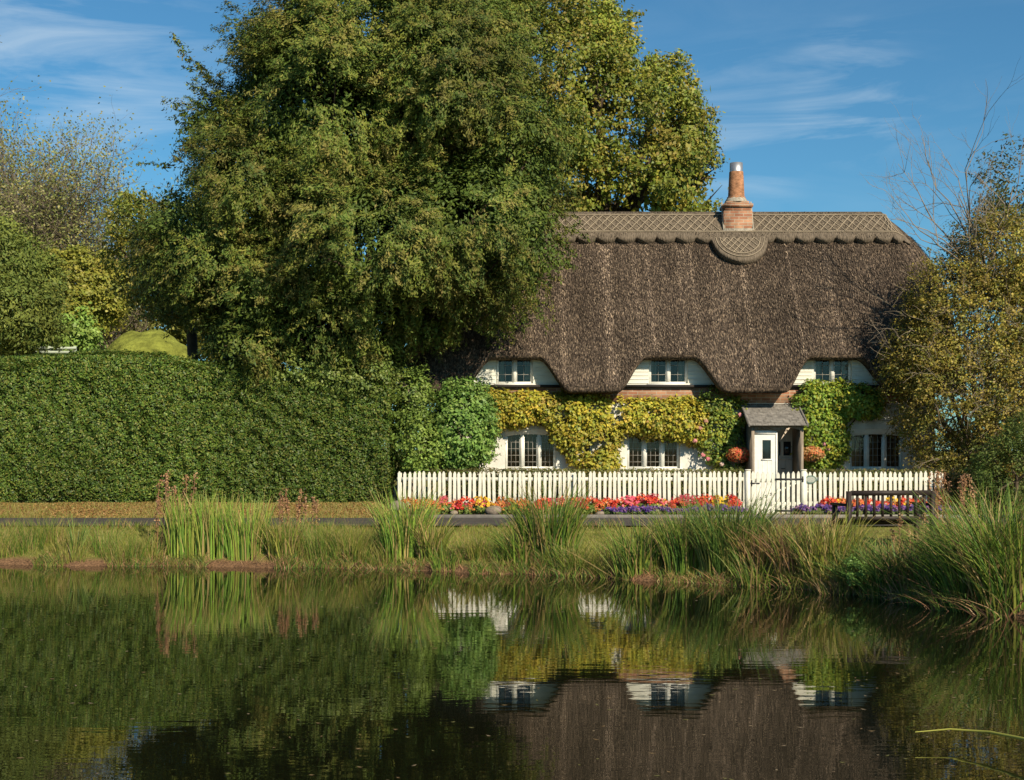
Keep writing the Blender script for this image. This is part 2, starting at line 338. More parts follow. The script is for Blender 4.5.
def ground_mat():
    m = bpy.data.materials.new('turf_and_soil'); m.use_nodes = True; n = m.node_tree.nodes; l = m.node_tree.links; b = n['Principled BSDF']; b.inputs['Roughness'].default_value = .95; b.inputs['Specular IOR Level'].default_value = .1
    tcn = n.new('ShaderNodeTexCoord'); sp = n.new('ShaderNodeSeparateXYZ'); l.new(tcn.outputs['Object'], sp.inputs[0])
    nz = n.new('ShaderNodeTexNoise'); nz.inputs['Scale'].default_value = 3; nz.inputs['Detail'].default_value = 8; l.new(tcn.outputs['Object'], nz.inputs[0])
    nz2 = n.new('ShaderNodeTexNoise'); nz2.inputs['Scale'].default_value = 28; nz2.inputs['Detail'].default_value = 5; l.new(tcn.outputs['Object'], nz2.inputs[0])
    g = n.new('ShaderNodeValToRGB'); e = g.color_ramp.elements; e[0].position = .35; e[0].color = (.10, .12, .025, 1); e[1].position = .65; e[1].color = (.20, .17, .05, 1); l.new(nz.outputs[0], g.inputs[0])
    s = n.new('ShaderNodeValToRGB'); e = s.color_ramp.elements; e[0].position = .3; e[0].color = (.06, .035, .02, 1); e[1].position = .7; e[1].color = (.24, .14, .075, 1); l.new(nz2.outputs[0], s.inputs[0])
    lit = n.new('ShaderNodeValToRGB'); e = lit.color_ramp.elements; e[0].position = .3; e[0].color = (.16, .09, .03, 1); e[1].position = .7; e[1].color = (.36, .24, .10, 1); l.new(nz2.outputs[0], lit.inputs[0])
    # bare soil close to the waterline
    mr = n.new('ShaderNodeMapRange'); mr.inputs[1].default_value = .07; mr.inputs[2].default_value = .15; l.new(sp.outputs[2], mr.inputs[0])
    mx = n.new('ShaderNodeMixRGB'); l.new(mr.outputs[0], mx.inputs[0]); l.new(s.outputs[0], mx.inputs[1]); l.new(g.outputs[0], mx.inputs[2])
    # dry leaf litter beyond the road
    my = n.new('ShaderNodeMapRange'); my.inputs[1].default_value = ROAD1; my.inputs[2].default_value = ROAD1 + .3; l.new(sp.outputs[1], my.inputs[0])
    mn = n.new('ShaderNodeMath'); mn.operation = 'MULTIPLY'; l.new(my.outputs[0], mn.inputs[0])
    me = n.new('ShaderNodeMapRange'); me.inputs[1].default_value = 45; me.inputs[2].default_value = 40; l.new(sp.outputs[1], me.inputs[0]); l.new(me.outputs[0], mn.inputs[1])
    mx2 = n.new('ShaderNodeMixRGB'); l.new(mn.outputs[0], mx2.inputs[0]); l.new(mx.outputs[0], mx2.inputs[1]); l.new(lit.outputs[0], mx2.inputs[2]); l.new(mx2.outputs[0], b.inputs['Base Color'])
    bp = n.new('ShaderNodeBump'); bp.inputs['Strength'].default_value = .8; bp.inputs['Distance'].default_value = .04; l.new(nz2.outputs[0], bp.inputs['Height']); l.new(bp.outputs[0], b.inputs['Normal'])
    return m
M['ground'] = ground_mat()
g = MB(); g.add(np.stack([gx, gy, gz], -1).reshape(-1, 3), grid_faces(len(xs), len(ys))); tag(g.build('ground', M['ground'], smooth=True), kind='structure')

M['asphalt'] = mat('asphalt', (.062, .056, .050), .85, .25, noise=((3, 3, 3), 8, .75, 1.35), bump=((60, 60, 60), .5, .01))
g = MB(); rx = np.arange(-80, 81, 2.0)
v = [(x, y, ROADZ - .035 + (.03 if 27 < y < 28.5 else 0)) for x in rx for y in (ROAD0 - .0, 27.5, ROAD1)]
g.add(v, grid_faces(len(rx), 3)); tag(g.build('road', M['asphalt'], smooth=True), kind='structure')
M['kerb'] = mat('kerb_stone', (.24, .22, .19), .9, .2, noise=((4, 4, 4), 6, .7, 1.25))
g = MB(); g.box(-2.5, 30, ROAD1 - .02, ROAD1 + .12, .5, ROADZ + .03); g.box(X(744, 29.3), X(812, 29.3), ROAD1 + .125, 33, .5, ROADZ + .012)
tag(g.build('path', M['kerb']), kind='structure')

def water_mat():
    m = bpy.data.materials.new('pond_water'); m.use_nodes = True; n = m.node_tree.nodes; l = m.node_tree.links; b = n['Principled BSDF']
    b.inputs['Base Color'].default_value = (.006, .007, .003, 1); b.inputs['Roughness'].default_value = .01; b.inputs['IOR'].default_value = 2.2; b.inputs['Specular IOR Level'].default_value = .5
    tcn = n.new('ShaderNodeTexCoord')
    def nz(sc, det):
        mp = n.new('ShaderNodeMapping'); mp.inputs['Scale'].default_value = sc; l.new(tcn.outputs['Object'], mp.inputs[0]); q = n.new('ShaderNodeTexNoise'); q.inputs['Scale'].default_value = 1; q.inputs['Detail'].default_value = det; l.new(mp.outputs[0], q.inputs[0]); return q.outputs[0]
    def bump(h, s, d, prev=None):
        q = n.new('ShaderNodeBump'); q.inputs['Strength'].default_value = s; q.inputs['Distance'].default_value = d; l.new(h, q.inputs['Height'])
        if prev: l.new(prev, q.inputs['Normal'])
        return q.outputs[0]
    a = bump(nz((2.2, 7.5, 1), 2), 1.0, .0007); c = bump(nz((.35, .9, 1), 2), 1.0, .0016, a); l.new(c, b.inputs['Normal'])
    return m
M['water'] = water_mat()
g = MB(); wx = np.linspace(-45, 45, 10); wy = np.linspace(1, 30, 6)
g.add([(x, y, 0) for x in wx for y in wy], grid_faces(10, 6)); tag(g.build('water', M['water']), kind='structure')

M['meadow'] = mat('meadow', (.17, .19, .035), .95, .1, noise=((2.2, 2.2, 5), 9, .5, 1.45), bump=((9, 9, 9), .8, .1))
g = MB(); hx = np.linspace(-1, 1, 60); H0 = at(133, 326, 44)
ax_, ay_ = np.meshgrid(hx, hx, indexing='ij')
hz = (1 - np.clip(np.sqrt(ax_ ** 2 + ay_ ** 2), 0, 1) ** 2.7) * (H0[2] - .3) + .3 + (vnoise(np.stack([ax_ * 8, ay_ * 8, 0 * ax_], -1).reshape(-1, 3), 1).reshape(ax_.shape) - .5) * .35
g.add(np.stack([H0[0] + ax_ * 2.9, 46 + ay_ * 3.5, hz], -1).reshape(-1, 3), grid_faces(60, 60)); tag(g.build('hill', M['meadow'], smooth=True), kind='structure')

# ------------------------------------------------------------------ the cottage
WY = 33.1            # front wall plane
hb = (4.2, WY, .6)
house = empty('thatched_cottage', hb, 'white and brick cottage under a dark thatched roof with three eyebrow windows and one chimney', 'cottage')
WC = [X(515, 33), X(669, 33), X(833, 33)]; RZ = 8.08; RY = 36.0; RX0, RX1 = -1.6, 9.45; EZ, EY = 3.40, 32.3
def Sx(x):
    x = np.asarray(x, float); s = np.zeros_like(x)
    for c in WC: s = np.maximum(s, sstep(0, 1, (1.27 - np.abs(x - c)) / .72))
    return s
ease = 1.0
# perimeter of the eaves, counter-clockwise from the front left
XL, XR, YB = -2.5, 10.75, 39.7
per = []
rc = .9
fx = np.linspace(XL + rc, XR - rc, 230)
for x in fx: s = float(Sx(x)); per.append((x, EY + .50 * s, EZ + .80 * s, 0, -1, s))
for a in np.linspace(-80, -10, 8): per.append((XR - rc + rc * math.cos(R(a)), EY + rc + rc * math.sin(R(a)), EZ, math.cos(R(a)), math.sin(R(a)), 0))
for y in np.linspace(EY + rc, YB - rc, 30): per.append((XR, y, EZ + .25 * math.sin(math.pi * (y - EY) / (YB - EY)), 1, 0, 0))
for a in np.linspace(10, 80, 8): per.append((XR - rc + rc * math.cos(R(a)), YB - rc + rc * math.sin(R(a)), EZ, math.cos(R(a)), math.sin(R(a)), 0))
for x in np.linspace(XR - rc, XL + rc, 60): per.append((x, YB, EZ, 0, 1, 0))
for a in np.linspace(100, 170, 8): per.append((XL + rc + rc * math.cos(R(a)), YB - rc + rc * math.sin(R(a)), EZ, math.cos(R(a)), math.sin(R(a)), 0))
for y in np.linspace(YB - rc, EY + rc, 30): per.append((XL, y, EZ + .25 * math.sin(math.pi * (y - EY) / (YB - EY)), -1, 0, 0))
for a in np.linspace(190, 260, 8): per.append((XL + rc + rc * math.cos(R(a)), EY + rc + rc * math.sin(R(a)), EZ, math.cos(R(a)), math.sin(R(a)), 0))
per = np.array(per)
def roof_pt(p, t, lift=0.0):
    """p: perimeter rows, t: 0 at the eaves to 1 at the ridge"""
    p = np.atleast_2d(p); t = np.broadcast_to(t, len(p)).astype(float); ex, ey, ez, nx, ny, s = p.T
    rx = np.clip(ex, RX0, RX1); z = ez + (RZ - ez) * t
    tt = (z - EZ) / (RZ - EZ)                       # fraction up the plain slope
    x = ex + (rx - ex) * t ** 4.5
    y0 = np.where(np.abs(ny) > .9, np.where(ny < 0, EY, YB), ey)
    y = np.where(s > 0, EY, y0); y = y + (RY - y) * tt
    base_e = EY + (RY - EY) * (ez - EZ) / (RZ - EZ)
    y = np.where(s > 0, y - (base_e - ey) * np.exp(-(z - ez) / .75), y)
    bul = .16 * np.sin(np.pi * np.clip(tt, 0, 1)); x = x + nx * bul * .3; y = y + ny * bul
    z = z - .10 * sstep(.955, 1.0, t) ; 
    q = np.stack([x, y, z], -1)
    if np.any(lift): q = q + np.broadcast_to(lift, len(q))[:, None] * unit(np.stack([nx * .8, ny * .8, .62 + 0 * nx], -1))
    q = q + (.05 * (vnoise(q, .9) - .5))[:, None] * np.stack([nx, ny, 0 * nx], -1)
    return q
tv = np.concatenate([np.linspace(0, .96, 40), [.985, 1.0]])
rows = []
inn = [(1.00, .22), (.62, .0), (.30, -.09), (.08, -.09)]   # soffit back to the wall and the rounded lip
for d, dz in inn:
    q = np.stack([per[:, 0] - per[:, 3] * d, per[:, 1] - per[:, 4] * d, per[:, 2] + dz], -1); rows.append(q)
for t in tv: rows.append(roof_pt(per, t))
rows = np.array(rows); nr, npz = rows.shape[:2]
i = np.arange(nr - 1)[:, None] * npz; j = np.arange(npz)[None]; j2 = (j + 1) % npz
g = MB(); g.add(rows.reshape(-1, 3), np.stack([i + j, i + j2, i + npz + j2, i + npz + j], -1).reshape(-1, 4))
roof = g.build('thatched_roof', M['thatch'], house, smooth=True)
roof['label'] = 'dark weathered straw thatch curving over the upstairs windows'
# loose straw ends all over the thatch
def straw(mb, n, sel, t0, t1, lift, ln, pal, streaks=True):
    k = rng.choice(sel, n); t = rng.uniform(t0, t1, n); p = per[k].copy()
    fr = (np.abs(p[:, 4]) > .9); p[:, 0] += np.where(fr, rng.uniform(-.03, .03, n), 0)
    a = roof_pt(p, t, .012); b_ = roof_pt(p, np.maximum(t - .02, -.02), .012); dn = unit(b_ - a); nrm = unit(np.stack([p[:, 3] * .79, p[:, 4] * .79, .61 + 0 * t], -1))
    ax = unit(dn + rng.normal(size=(n, 3)) * .14 + nrm * rng.uniform(.05, .35, (n, 1))); sd = unit(np.cross(ax, nrm)); l_ = ln * rng.uniform(.5, 1.3, (n, 1)); w_ = rng.uniform(.008, .018, (n, 1))
    a = a + nrm * lift; v = np.stack([a - sd * w_ / 2, a + sd * w_ / 2, a + ax * l_ + sd * w_ * .3, a + ax * l_ - sd * w_ * .3], 1).reshape(-1, 3)
    c = pick(pal, n) * rng.uniform(.6, 1.35, (n, 1)) * (.42 + .75 * vnoise(a * np.array([3.2, .3, .16]), 1.0) + .45 * vnoise(a, .8))[:, None]
    if streaks:
        for px, wd, am in ((607, .12, 1.0), (649, .05, 1.0), (562, .06, .6), (693, .05, .5), (744, .06, .9), (792, .04, .7), (500, .05, .6), (635, .03, .5), (680, .03, .6), (830, .04, .5)):
            c *= (1 + 1.5 * am * np.exp(-((a[:, 0] - X(px, 34.3)) / wd) ** 2))[:, None]
    mb.add(v, np.arange(n * 4).reshape(-1, 4), c)
g = MB(); front = np.arange(0, 276)
TH = [(.066, .050, .038), (.090, .068, .052), (.122, .094, .070), (.038, .029, .022), (.052, .040, .031), (.22, .17, .12)]
straw(g, 62000, front, .0, .86, 0, .085, TH)
straw(g, 9000, front, -.01, .03, -.01, .10, TH, False)
straw(g, 7000, np.arange(276, len(per)), 0, .9, 0, .12, TH, False)
g.build('straw_ends', M['straw'], roof)
# ridge cap with scallops and the round apron under the chimney
CX = X(737, 35.5)
nxs = 560; cx = np.linspace(XL + .35, XR - .35, nxs)
def prow(x, back=False):
    x = np.atleast_1d(x); o = np.ones_like(x); return np.stack([x, (YB if back else EY) * o, EZ * o, 0 * o, (1 if back else -1) * o, 0 * o], -1)
pit = .50; fr = ((cx - .12) / pit) % 1.0
low = Z(240, 35.3) - .115 * np.sqrt(np.clip(1 - (2 * fr - 1) ** 2, 0, 1))
AR = .70; ap = np.abs(cx - CX) < AR; low = np.where(ap, np.minimum(low, Z(243, 35.2) + .02 - .64 * np.sqrt(np.clip(1 - ((cx - CX) / AR) ** 2, 0, 1))), low)
tl = (low - EZ) / (RZ - EZ)
g = MB(); rws = []
for back in (False, True):
    tb = tl if not back else np.full(nxs, .81); P_ = prow(cx, back)
    tp = sstep(0, .7, np.minimum(cx - XL - .35, XR - .35 - cx)); seq = [roof_pt(P_, tb, .0), roof_pt(P_, tb - .004, .13 * tp + .02), roof_pt(P_, tb + .006, .16 * tp + .02)]
    for u in np.linspace(.12, 1, 10): seq.append(roof_pt(P_, tb + (1 - tb) * u, .165 * tp + .02))
    rws += seq if not back else seq[::-1]
rws = np.array(rws); g.add(rws.reshape(-1, 3), [(a + b1, a + b1 + 1, a + b1 + nxs + 1, a + b1 + nxs) for a in [k * nxs for k in range(len(rws) - 1)] for b1 in range(nxs - 1)])
cap = g.build('ridge_cap', M['ridge'], roof, smooth=False)
g = MB()
def cap_pt(x, z): return roof_pt(prow(x), (np.atleast_1d(z) - EZ) / (RZ - EZ), .165 * sstep(0, .7, np.minimum(np.asarray(x) - XL - .35, XR - .35 - np.asarray(x))) + .035)
xr = np.linspace(XL + .5, XR - .5, 120)
for py in (219, 237): g.tube(cap_pt(xr, np.full(120, Z(py, 35.6 if py == 219 else 35.35))), .014, 5)
za, zb = Z(220, 35.6), Z(236, 35.35)
x = XL + .6
while x < XR - .9:
    for s0, s1 in ((x, x + .42), (x + .42, x)):
        if not (CX - .5 < (s0 + s1) / 2 < CX + .45):
            g.tube(cap_pt(np.linspace(s0, s1, 4), np.linspace(za, zb, 4)), .011, 4)
    x += .21
th = np.linspace(math.pi, 2 * math.pi, 24)
for rr in (.60, .50): g.tube(cap_pt(CX + rr * np.cos(th), Z(243, 35.2) + rr * .9 * np.sin(th)), .012, 5)
for kx in np.arange(-.5, .5, .17):
    for sg in (1, -1):
        xa = CX + kx; seg = np.linspace(0, 1, 6); q = np.c_[xa + sg * seg * .4, Z(243, 35.2) - seg * .42]
        q = q[(((q[:, 0] - CX) / .58) ** 2 + ((q[:, 1] - Z(243, 35.2)) / .54) ** 2) < 1]
        if len(q) > 1: g.tube(cap_pt(q[:, 0], q[:, 1]), .010, 4)
g.build('hazel_rods', M['spar'], roof)
g = MB()
for n_, t0, t1 in ((9000, .82, 1.0),): straw(g, n_, np.arange(8, 222), t0, t1, .17, .07, [(.11, .09, .066), (.15, .122, .088), (.07, .056, .042), (.22, .18, .13)], False)
g.build('ridge_straw_ends', M['straw'], roof)

# walls
def wall_holes(mb, x0, x1, z0, z1, holes, y, depth=.28):
    xs_ = sorted({x0, x1, *[h[0] for h in holes], *[h[1] for h in holes]}); zs_ = sorted({z0, z1, *[h[2] for h in holes], *[h[3] for h in holes]})
    for a, b_ in zip(xs_[:-1], xs_[1:]):
        for c, d in zip(zs_[:-1], zs_[1:]):
            mx_, mz_ = (a + b_) / 2, (c + d) / 2
            if any(h[0] < mx_ < h[1] and h[2] < mz_ < h[3] for h in holes): continue
            mb.add([(a, y, c), (b_, y, c), (b_, y, d), (a, y, d)], [(0, 1, 2, 3)])
    for a, b_, c, d in holes:
        mb.add([(a, y, c), (a, y + depth, c), (a, y + depth, d), (a, y, d)], [(0, 1, 2, 3)]); mb.add([(b_, y, c), (b_, y + depth, c), (b_, y + depth, d), (b_, y, d)], [(3, 2, 1, 0)])
        mb.add([(a, y, c), (b_, y, c), (b_, y + depth, c), (a, y + depth, c)], [(3, 2, 1, 0)]); mb.add([(a, y, d), (b_, y, d), (b_, y + depth, d), (a, y + depth, d)], [(0, 1, 2, 3)])
HX0, HX1 = -1.75, 10.0; ZB0, ZB1 = Z(403, WY), Z(387, WY)
gw = [(505, 556), (627, 680), (850, 903)]; gwh = [(X(a, WY), X(b_, WY), Z(468.5, WY), Z(429, WY)) for a, b_ in gw]
doorh = (X(779, WY), X(801, WY), .5, Z(428, WY))
uw = [(496, 533), (649, 688), (814, 852)]; uwh = [(X(a, WY), X(b_, WY), Z(383.5, WY), Z(356, WY)) for a, b_ in uw]
g = MB(); wall_holes(g, HX0, HX1, .3, ZB0, gwh + [doorh], WY)
for xx in (HX0, HX1): g.add([(xx, WY, .3), (xx, 38.9, .3), (xx, 38.9, 4.4), (xx, WY, 4.4)], [(0, 1, 2, 3)])
g.add([(HX0, 38.9, .3), (HX1, 38.9, .3), (HX1, 38.9, 4.4), (HX0, 38.9, 4.4)], [(0, 1, 2, 3)])
g.build('wall', M['render'], house)
g = MB(); g.box(HX0, HX1, WY - .004, WY + .22, ZB0, ZB1); g.build('brick_band', M['brick'], house)
g = MB(); wall_holes(g, HX0, HX1, ZB1, 4.30, uwh, WY + .02, .15)
for c in WC:
    for k in range(9): g.box(c - 1.25, c + 1.25, WY + .008, WY + .02, ZB1 + .09 + k * .09, ZB1 + .09 + k * .09 + .012) if not (ZB1 + .09 + k * .09 > uwh[0][2] - .02) else (g.box(c - 1.25, c - .47, WY + .008, WY + .019, ZB1 + .09 + k * .09, ZB1 + .09 + k * .09 + .012), g.box(c + .47, c + 1.25, WY + .008, WY + .019, ZB1 + .09 + k * .09, ZB1 + .09 + k * .09 + .012))
g.build('boarding', M['board'], house)
for c in WC: g = MB(); g.box(c - 1.28, c + 1.28, WY - .09, WY + .015, ZB1 - .012, ZB1 + .05); g.build('ledge', M['tar'], house)
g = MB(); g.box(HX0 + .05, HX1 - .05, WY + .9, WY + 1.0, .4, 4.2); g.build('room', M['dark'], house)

def casement(h, lights, arch, upper, bars, lbl):
    x0, x1, z0, z1 = h; g = MB(); y = WY + .09; fw = .045
    g.box(x0, x0 + fw, y, y + .07, z0, z1); g.box(x1 - fw, x1, y, y + .07, z0, z1); g.box(x0 + fw, x1 - fw, y, y + .07, z0, z0 + fw); g.box(x0 + fw, x1 - fw, y, y + .07, z1 - fw, z1)
    n = lights; wl = (x1 - x0) / n
    for k in range(1, n): xm = x0 + k * wl; g.box(xm - .04, xm + .04, y - .012, y + .068, z0 + fw, z1 - fw)
    ztop = z1
    if arch:
        ztop = Z(435.5, WY); cxm = (x0 + x1) / 2; hw = (x1 - x0) / 2
        xx = np.linspace(x0, x1, 15)
        for a, b_ in zip(xx[:-1], xx[1:]):
            za_ = ztop - .02 + .05 * (1 - ((a - cxm) / hw) ** 2); zb_ = ztop - .02 + .05 * (1 - ((b_ - cxm) / hw) ** 2)
            g.add([(a, y - .03, za_), (b_, y - .03, zb_), (b_, y - .03, z1), (a, y - .03, z1), (a, y + .03, za_), (b_, y + .03, zb_)], [(0, 1, 2, 3), (0, 4, 5, 1)])
    # leaded glazing bars
    nv, nh = bars; gb_ = MB()
    for k in range(n):
        a = x0 + k * wl + .04; b_ = x0 + (k + 1) * wl - .04
        g.box(a, a + .022, y + .012, y + .055, z0 + fw, ztop - .03); g.box(b_ - .022, b_, y + .012, y + .055, z0 + fw, ztop - .03)
        for v_ in range(1, nv + 1): xv = a + (b_ - a) * v_ / (nv + 1); gb_.box(xv - .004, xv + .004, y + .02, y + .034, z0 + fw, ztop - .02)
        for v_ in range(1, nh + 1): zv = z0 + (ztop - z0) * v_ / (nh + 1); gb_.box(a + .022, b_ - .022, y + .021, y + .033, zv - .004, zv + .004)
    wo = g.build('window', M['frame'], house); wo['label'] = lbl
    gb_.build('glazing_bars', M['lead'], wo)
    g = MB(); g.add([(x0 + .01, y + .042, z0 + .01), (x1 - .01, y + .042, z0 + .01), (x1 - .01, y + .042, z1 - .01), (x0 + .01, y + .042, z1 - .01)], [(0, 1, 2, 3)]); g.build('pane', M['glass'], wo)
    g = MB(); g.box(x0 - .04, x1 + .04, WY - .06, WY + .088, z0 - .05, z0 - .002); g.build('sill', M['frame'], wo)
    def curtain(a, b_):
        q = MB(); xx = np.linspace(a, b_, 26); yy = y + .17 + .022 * np.sin(xx * 75)
        v = [(xx[k], yy[k], zz) for k in range(26) for zz in (z0 + .02, z1)]; q.add(v, grid_faces(26, 2)); q.build('curtain', M['curtain_pale' if upper else 'curtain'], wo, smooth=True)
    W_ = x1 - x0
    if upper: curtain(x0 + .02, x0 + W_ * .22); curtain(x1 - W_ * .22, x1 - .02)
    else: curtain(x0 + .03, x0 + W_ * .27); curtain(x1 - W_ * .27, x1 - .03); curtain(x0 + W_ * .42, x0 + W_ * .56)
for h, t in zip(gwh, ('ground floor window half framed by the round green shrub', 'ground floor window below the yellow climber', 'ground floor window partly behind the twiggy tree')): casement(h, 3, True, False, (2, 4), t)
for h, t in zip(uwh, ('upstairs window nearest the dark yew', 'upstairs window in the middle eyebrow of the thatch', 'upstairs window nearest the twiggy tree')): casement(h, 2, False, True, (1, 2), t)

# chimney
g = MB(); cw = .355; cy = 35.62; g.box(CX - cw, CX + cw, cy - .33, cy + .33, 6.9, Z(212, 35.5)); 
g.box(CX - cw + .03, CX + cw - .03, cy - .30, cy + .30, Z(212, 35.5), Z(208, 35.5)); g.box(CX - cw - .02, CX + cw + .02, cy - .35, cy + .35, Z(208, 35.5), Z(205, 35.5)); g.box(CX - cw + .07, CX + cw - .07, cy - .26, cy + .26, Z(205, 35.5), Z(202, 35.5))
chim = g.build('chimney', M['brick'], house)
g = MB(); zz = [Z(202, 35.5), Z(200, 35.5), Z(196, 35.5)]; g.tube([(CX, cy, z_) for z_ in zz], [.30, .28, .21], 10); g.build('flaunching', M['mortar'], chim)
g = MB(); z0_, z1_ = Z(200, 35.6), Z(172, 35.6); g.tube([(CX, cy, z_) for z_ in np.linspace(z0_, z1_, 5)], np.linspace(.215, .18, 5), 18); g.tube([(CX, cy, z0_ + .0), (CX, cy, z0_ + .07)], [.24, .235], 18); g.build('chimney_pot', M['pot'], chim, smooth=True)
g = MB(); g.tube([(CX, cy, z1_ - .01), (CX, cy, Z(163, 35.6)), (CX, cy, Z(163, 35.6)), (CX, cy, Z(163, 35.6) - .1)], [.168, .165, .14, .14], 18); g.build('cowl', M['metal'], chim, smooth=True)
g = MB()
g.box(CX - cw - .03, CX + cw + .03, cy - .365, cy - .332, Z(237, 35.5) - .05, Z(230, 35.5))
for s in (-1, 1):
    xx = CX + s * (cw + .015); g.add([(xx - .018, cy - .36, Z(237, 35.5) - .05), (xx + .018, cy - .36, Z(237, 35.5) - .05), (xx + .018, cy, RZ + .12), (xx - .018, cy, RZ + .12), (xx - .018, cy - .36, Z(229, 35.5)), (xx + .018, cy - .36, Z(229, 35.5)), (xx + .018, cy, RZ + .23), (xx - .018, cy, RZ + .23)], [(0, 1, 5, 4), (1, 2, 6, 5), (3, 0, 4, 7), (4, 5, 6, 7)])
g.build('flashing', M['mortar'], chim)

# porch
PY = 32.05; px0, px1 = X(751.5, PY), X(803.5, PY); pz = Z(427, PY)
g = MB()
for a in (px0, px1 - .07): g.box(a, a + .07, PY, PY + .07, .55, pz)
g.box(px0, px1, PY - .02, PY + .05, pz, pz + .07)
xx = np.linspace(px0 + .07, px1 - .07, 21)
for a, b_ in zip(xx[:-1], xx[1:]):
    f_ = lambda q: pz - .05 - .035 * math.cos((q - px0) / (px1 - px0) * 4 * math.pi)
    g.add([(a, PY + .01, f_(a)), (b_, PY + .01, f_(b_)), (b_, PY + .01, pz), (a, PY + .01, pz), (a, PY + .04, f_(a)), (b_, PY + .04, f_(b_))], [(0, 1, 2, 3), (0, 4, 5, 1)])
for a in (px0 + .012, px1 - .052): g.box(a, a + .03, PY + .07, WY - .005, .6, pz + .06)
porch = g.build('porch', M['wood'], house); porch['label'] = 'weathered timber porch with a shallow grey roof'
# porch roof of small tiles
g = MB(); ya, za = PY - .16, Z(424.5, PY - .16); yb, zb = WY - .01, Z(404, WY) + .02; ex0, ex1 = X(748, PY), X(806.5, PY)
for r_ in range(8):
    t0, t1 = r_ / 8, (r_ + 1) / 8 + .02; y0_, z0_ = ya + (yb - ya) * t0, za + (zb - za) * t0; y1_, z1_ = ya + (yb - ya) * t1, za + (zb - za) * t1 - .015
    n_ = 9; wd = (ex1 - ex0) / n_
    for k in range(n_ + (r_ % 2)):
        a = max(ex0, ex0 + (k - .5 * (r_ % 2)) * wd); b_ = min(ex1, ex0 + (k + 1 - .5 * (r_ % 2)) * wd) - .006; dz = random.uniform(-.004, .006)
        if b_ - a < .02: continue
        g.add([(a, y0_, z0_ + dz), (b_, y0_, z0_ + dz), (b_, y1_, z1_), (a, y1_, z1_), (a, y0_, z0_ - .022), (b_, y0_, z0_ - .022)], [(0, 1, 2, 3), (4, 5, 1, 0)])
g.add([(ex0, ya + .02, za - .03), (ex1, ya + .02, za - .03), (ex1, yb, zb - .05), (ex0, yb, zb - .05)], [(3, 2, 1, 0)])
for a in (ex0 - .012, ex1 - .018): g.add([(a, ya, za - .05), (a + .03, ya, za - .05), (a + .03, yb, zb - .05), (a, yb, zb - .05), (a, ya, za + .03), (a + .03, ya, za + .03), (a + .03, yb, zb + .03), (a, yb, zb + .03)], [(0, 1, 5, 4), (1, 2, 6, 5), (3, 0, 4, 7), (4, 5, 6, 7)])
g.build('porch_roof', M['slate'], porch)
# white boarded leaf on the left of the opening
g = MB(); lx0, lx1 = X(754.5, PY), X(777.5, PY); ly = PY + .075; zz0, zz1 = .63, Z(430.5, PY); hx0_, hx1_ = X(763, PY), X(771.5, PY); hz0, hz1 = Z(459, PY), Z(440, PY)
wall_holes(g, lx0, lx1, zz0, zz1, [(hx0_, hx1_, hz0, hz1)], ly, .03)
for xk in np.linspace(lx0, lx1, 6): g.box(xk - .006, xk + .006, ly - .006, ly - .001, zz0, hz0 - .02)
g.box(lx0, lx1, ly - .014, ly - .002, zz1 - .09, zz1); g.box(hx0_ - .03, hx1_ + .03, ly - .012, ly - .0015, hz0 - .035, hz0); g.box(lx1 - .03, lx1 + .01, ly - .016, ly + .04, zz0, zz1)
dl = g.build('porch_leaf', M['frame'], house); dl['label'] = 'white boarded door leaf with a small tall pane'
g = MB(); g.add([(hx0_, ly + .02, hz0), (hx1_, ly + .02, hz0), (hx1_, ly + .02, hz1), (hx0_, ly + .02, hz1)], [(0, 1, 2, 3)])
g.build('pane', M['glass'], dl)
g = MB(); g.box(hx0_, hx1_, ly + .035, ly + .05, hz0 - .05, hz1 + .05); g.build('blind', mat('grey_blind', (.32, .31, .26), .9, .1), dl)
# the recessed door
g = MB(); dx0, dx1, dy = doorh[0], doorh[1] + .06, WY - .03; wz0, wz1 = Z(455.5, dy), Z(441.5, dy); wa, wb = X(783.5, dy), X(791, dy)
wall_holes(g, dx0 - .1, dx1, .62, doorh[3] + .03, [(wa, wb, wz0, wz1), (X(777, dy), X(780.5, dy), wz0, wz1)], dy, .03)
for xk in np.linspace(dx0, dx1, 5)[1:-1]: g.box(xk - .005, xk + .005, dy - .005, dy - .001, .62, wz0 - .05)
g.box(dx0 - .1, dx1, dy - .012, dy - .001, wz0 - .11, wz0 - .05)
dr = g.build('door', M['door'], house); dr['label'] = 'grey front door in the shade of the porch'
g = MB(); g.box(dx0 - .1, dx1, dy + .032, dy + .04, wz0 - .02, wz1 + .02); g.build('pane', mat('door_glass', (.03, .03, .03), .1, .5), dr)
g = MB(); g.tube([(dx0 + .05, dy - .015, 1.55), (dx0 + .05, dy - .06, 1.55), (dx0 + .13, dy - .06, 1.55)], .011, 6); g.build('handle', M['iron'], dr)

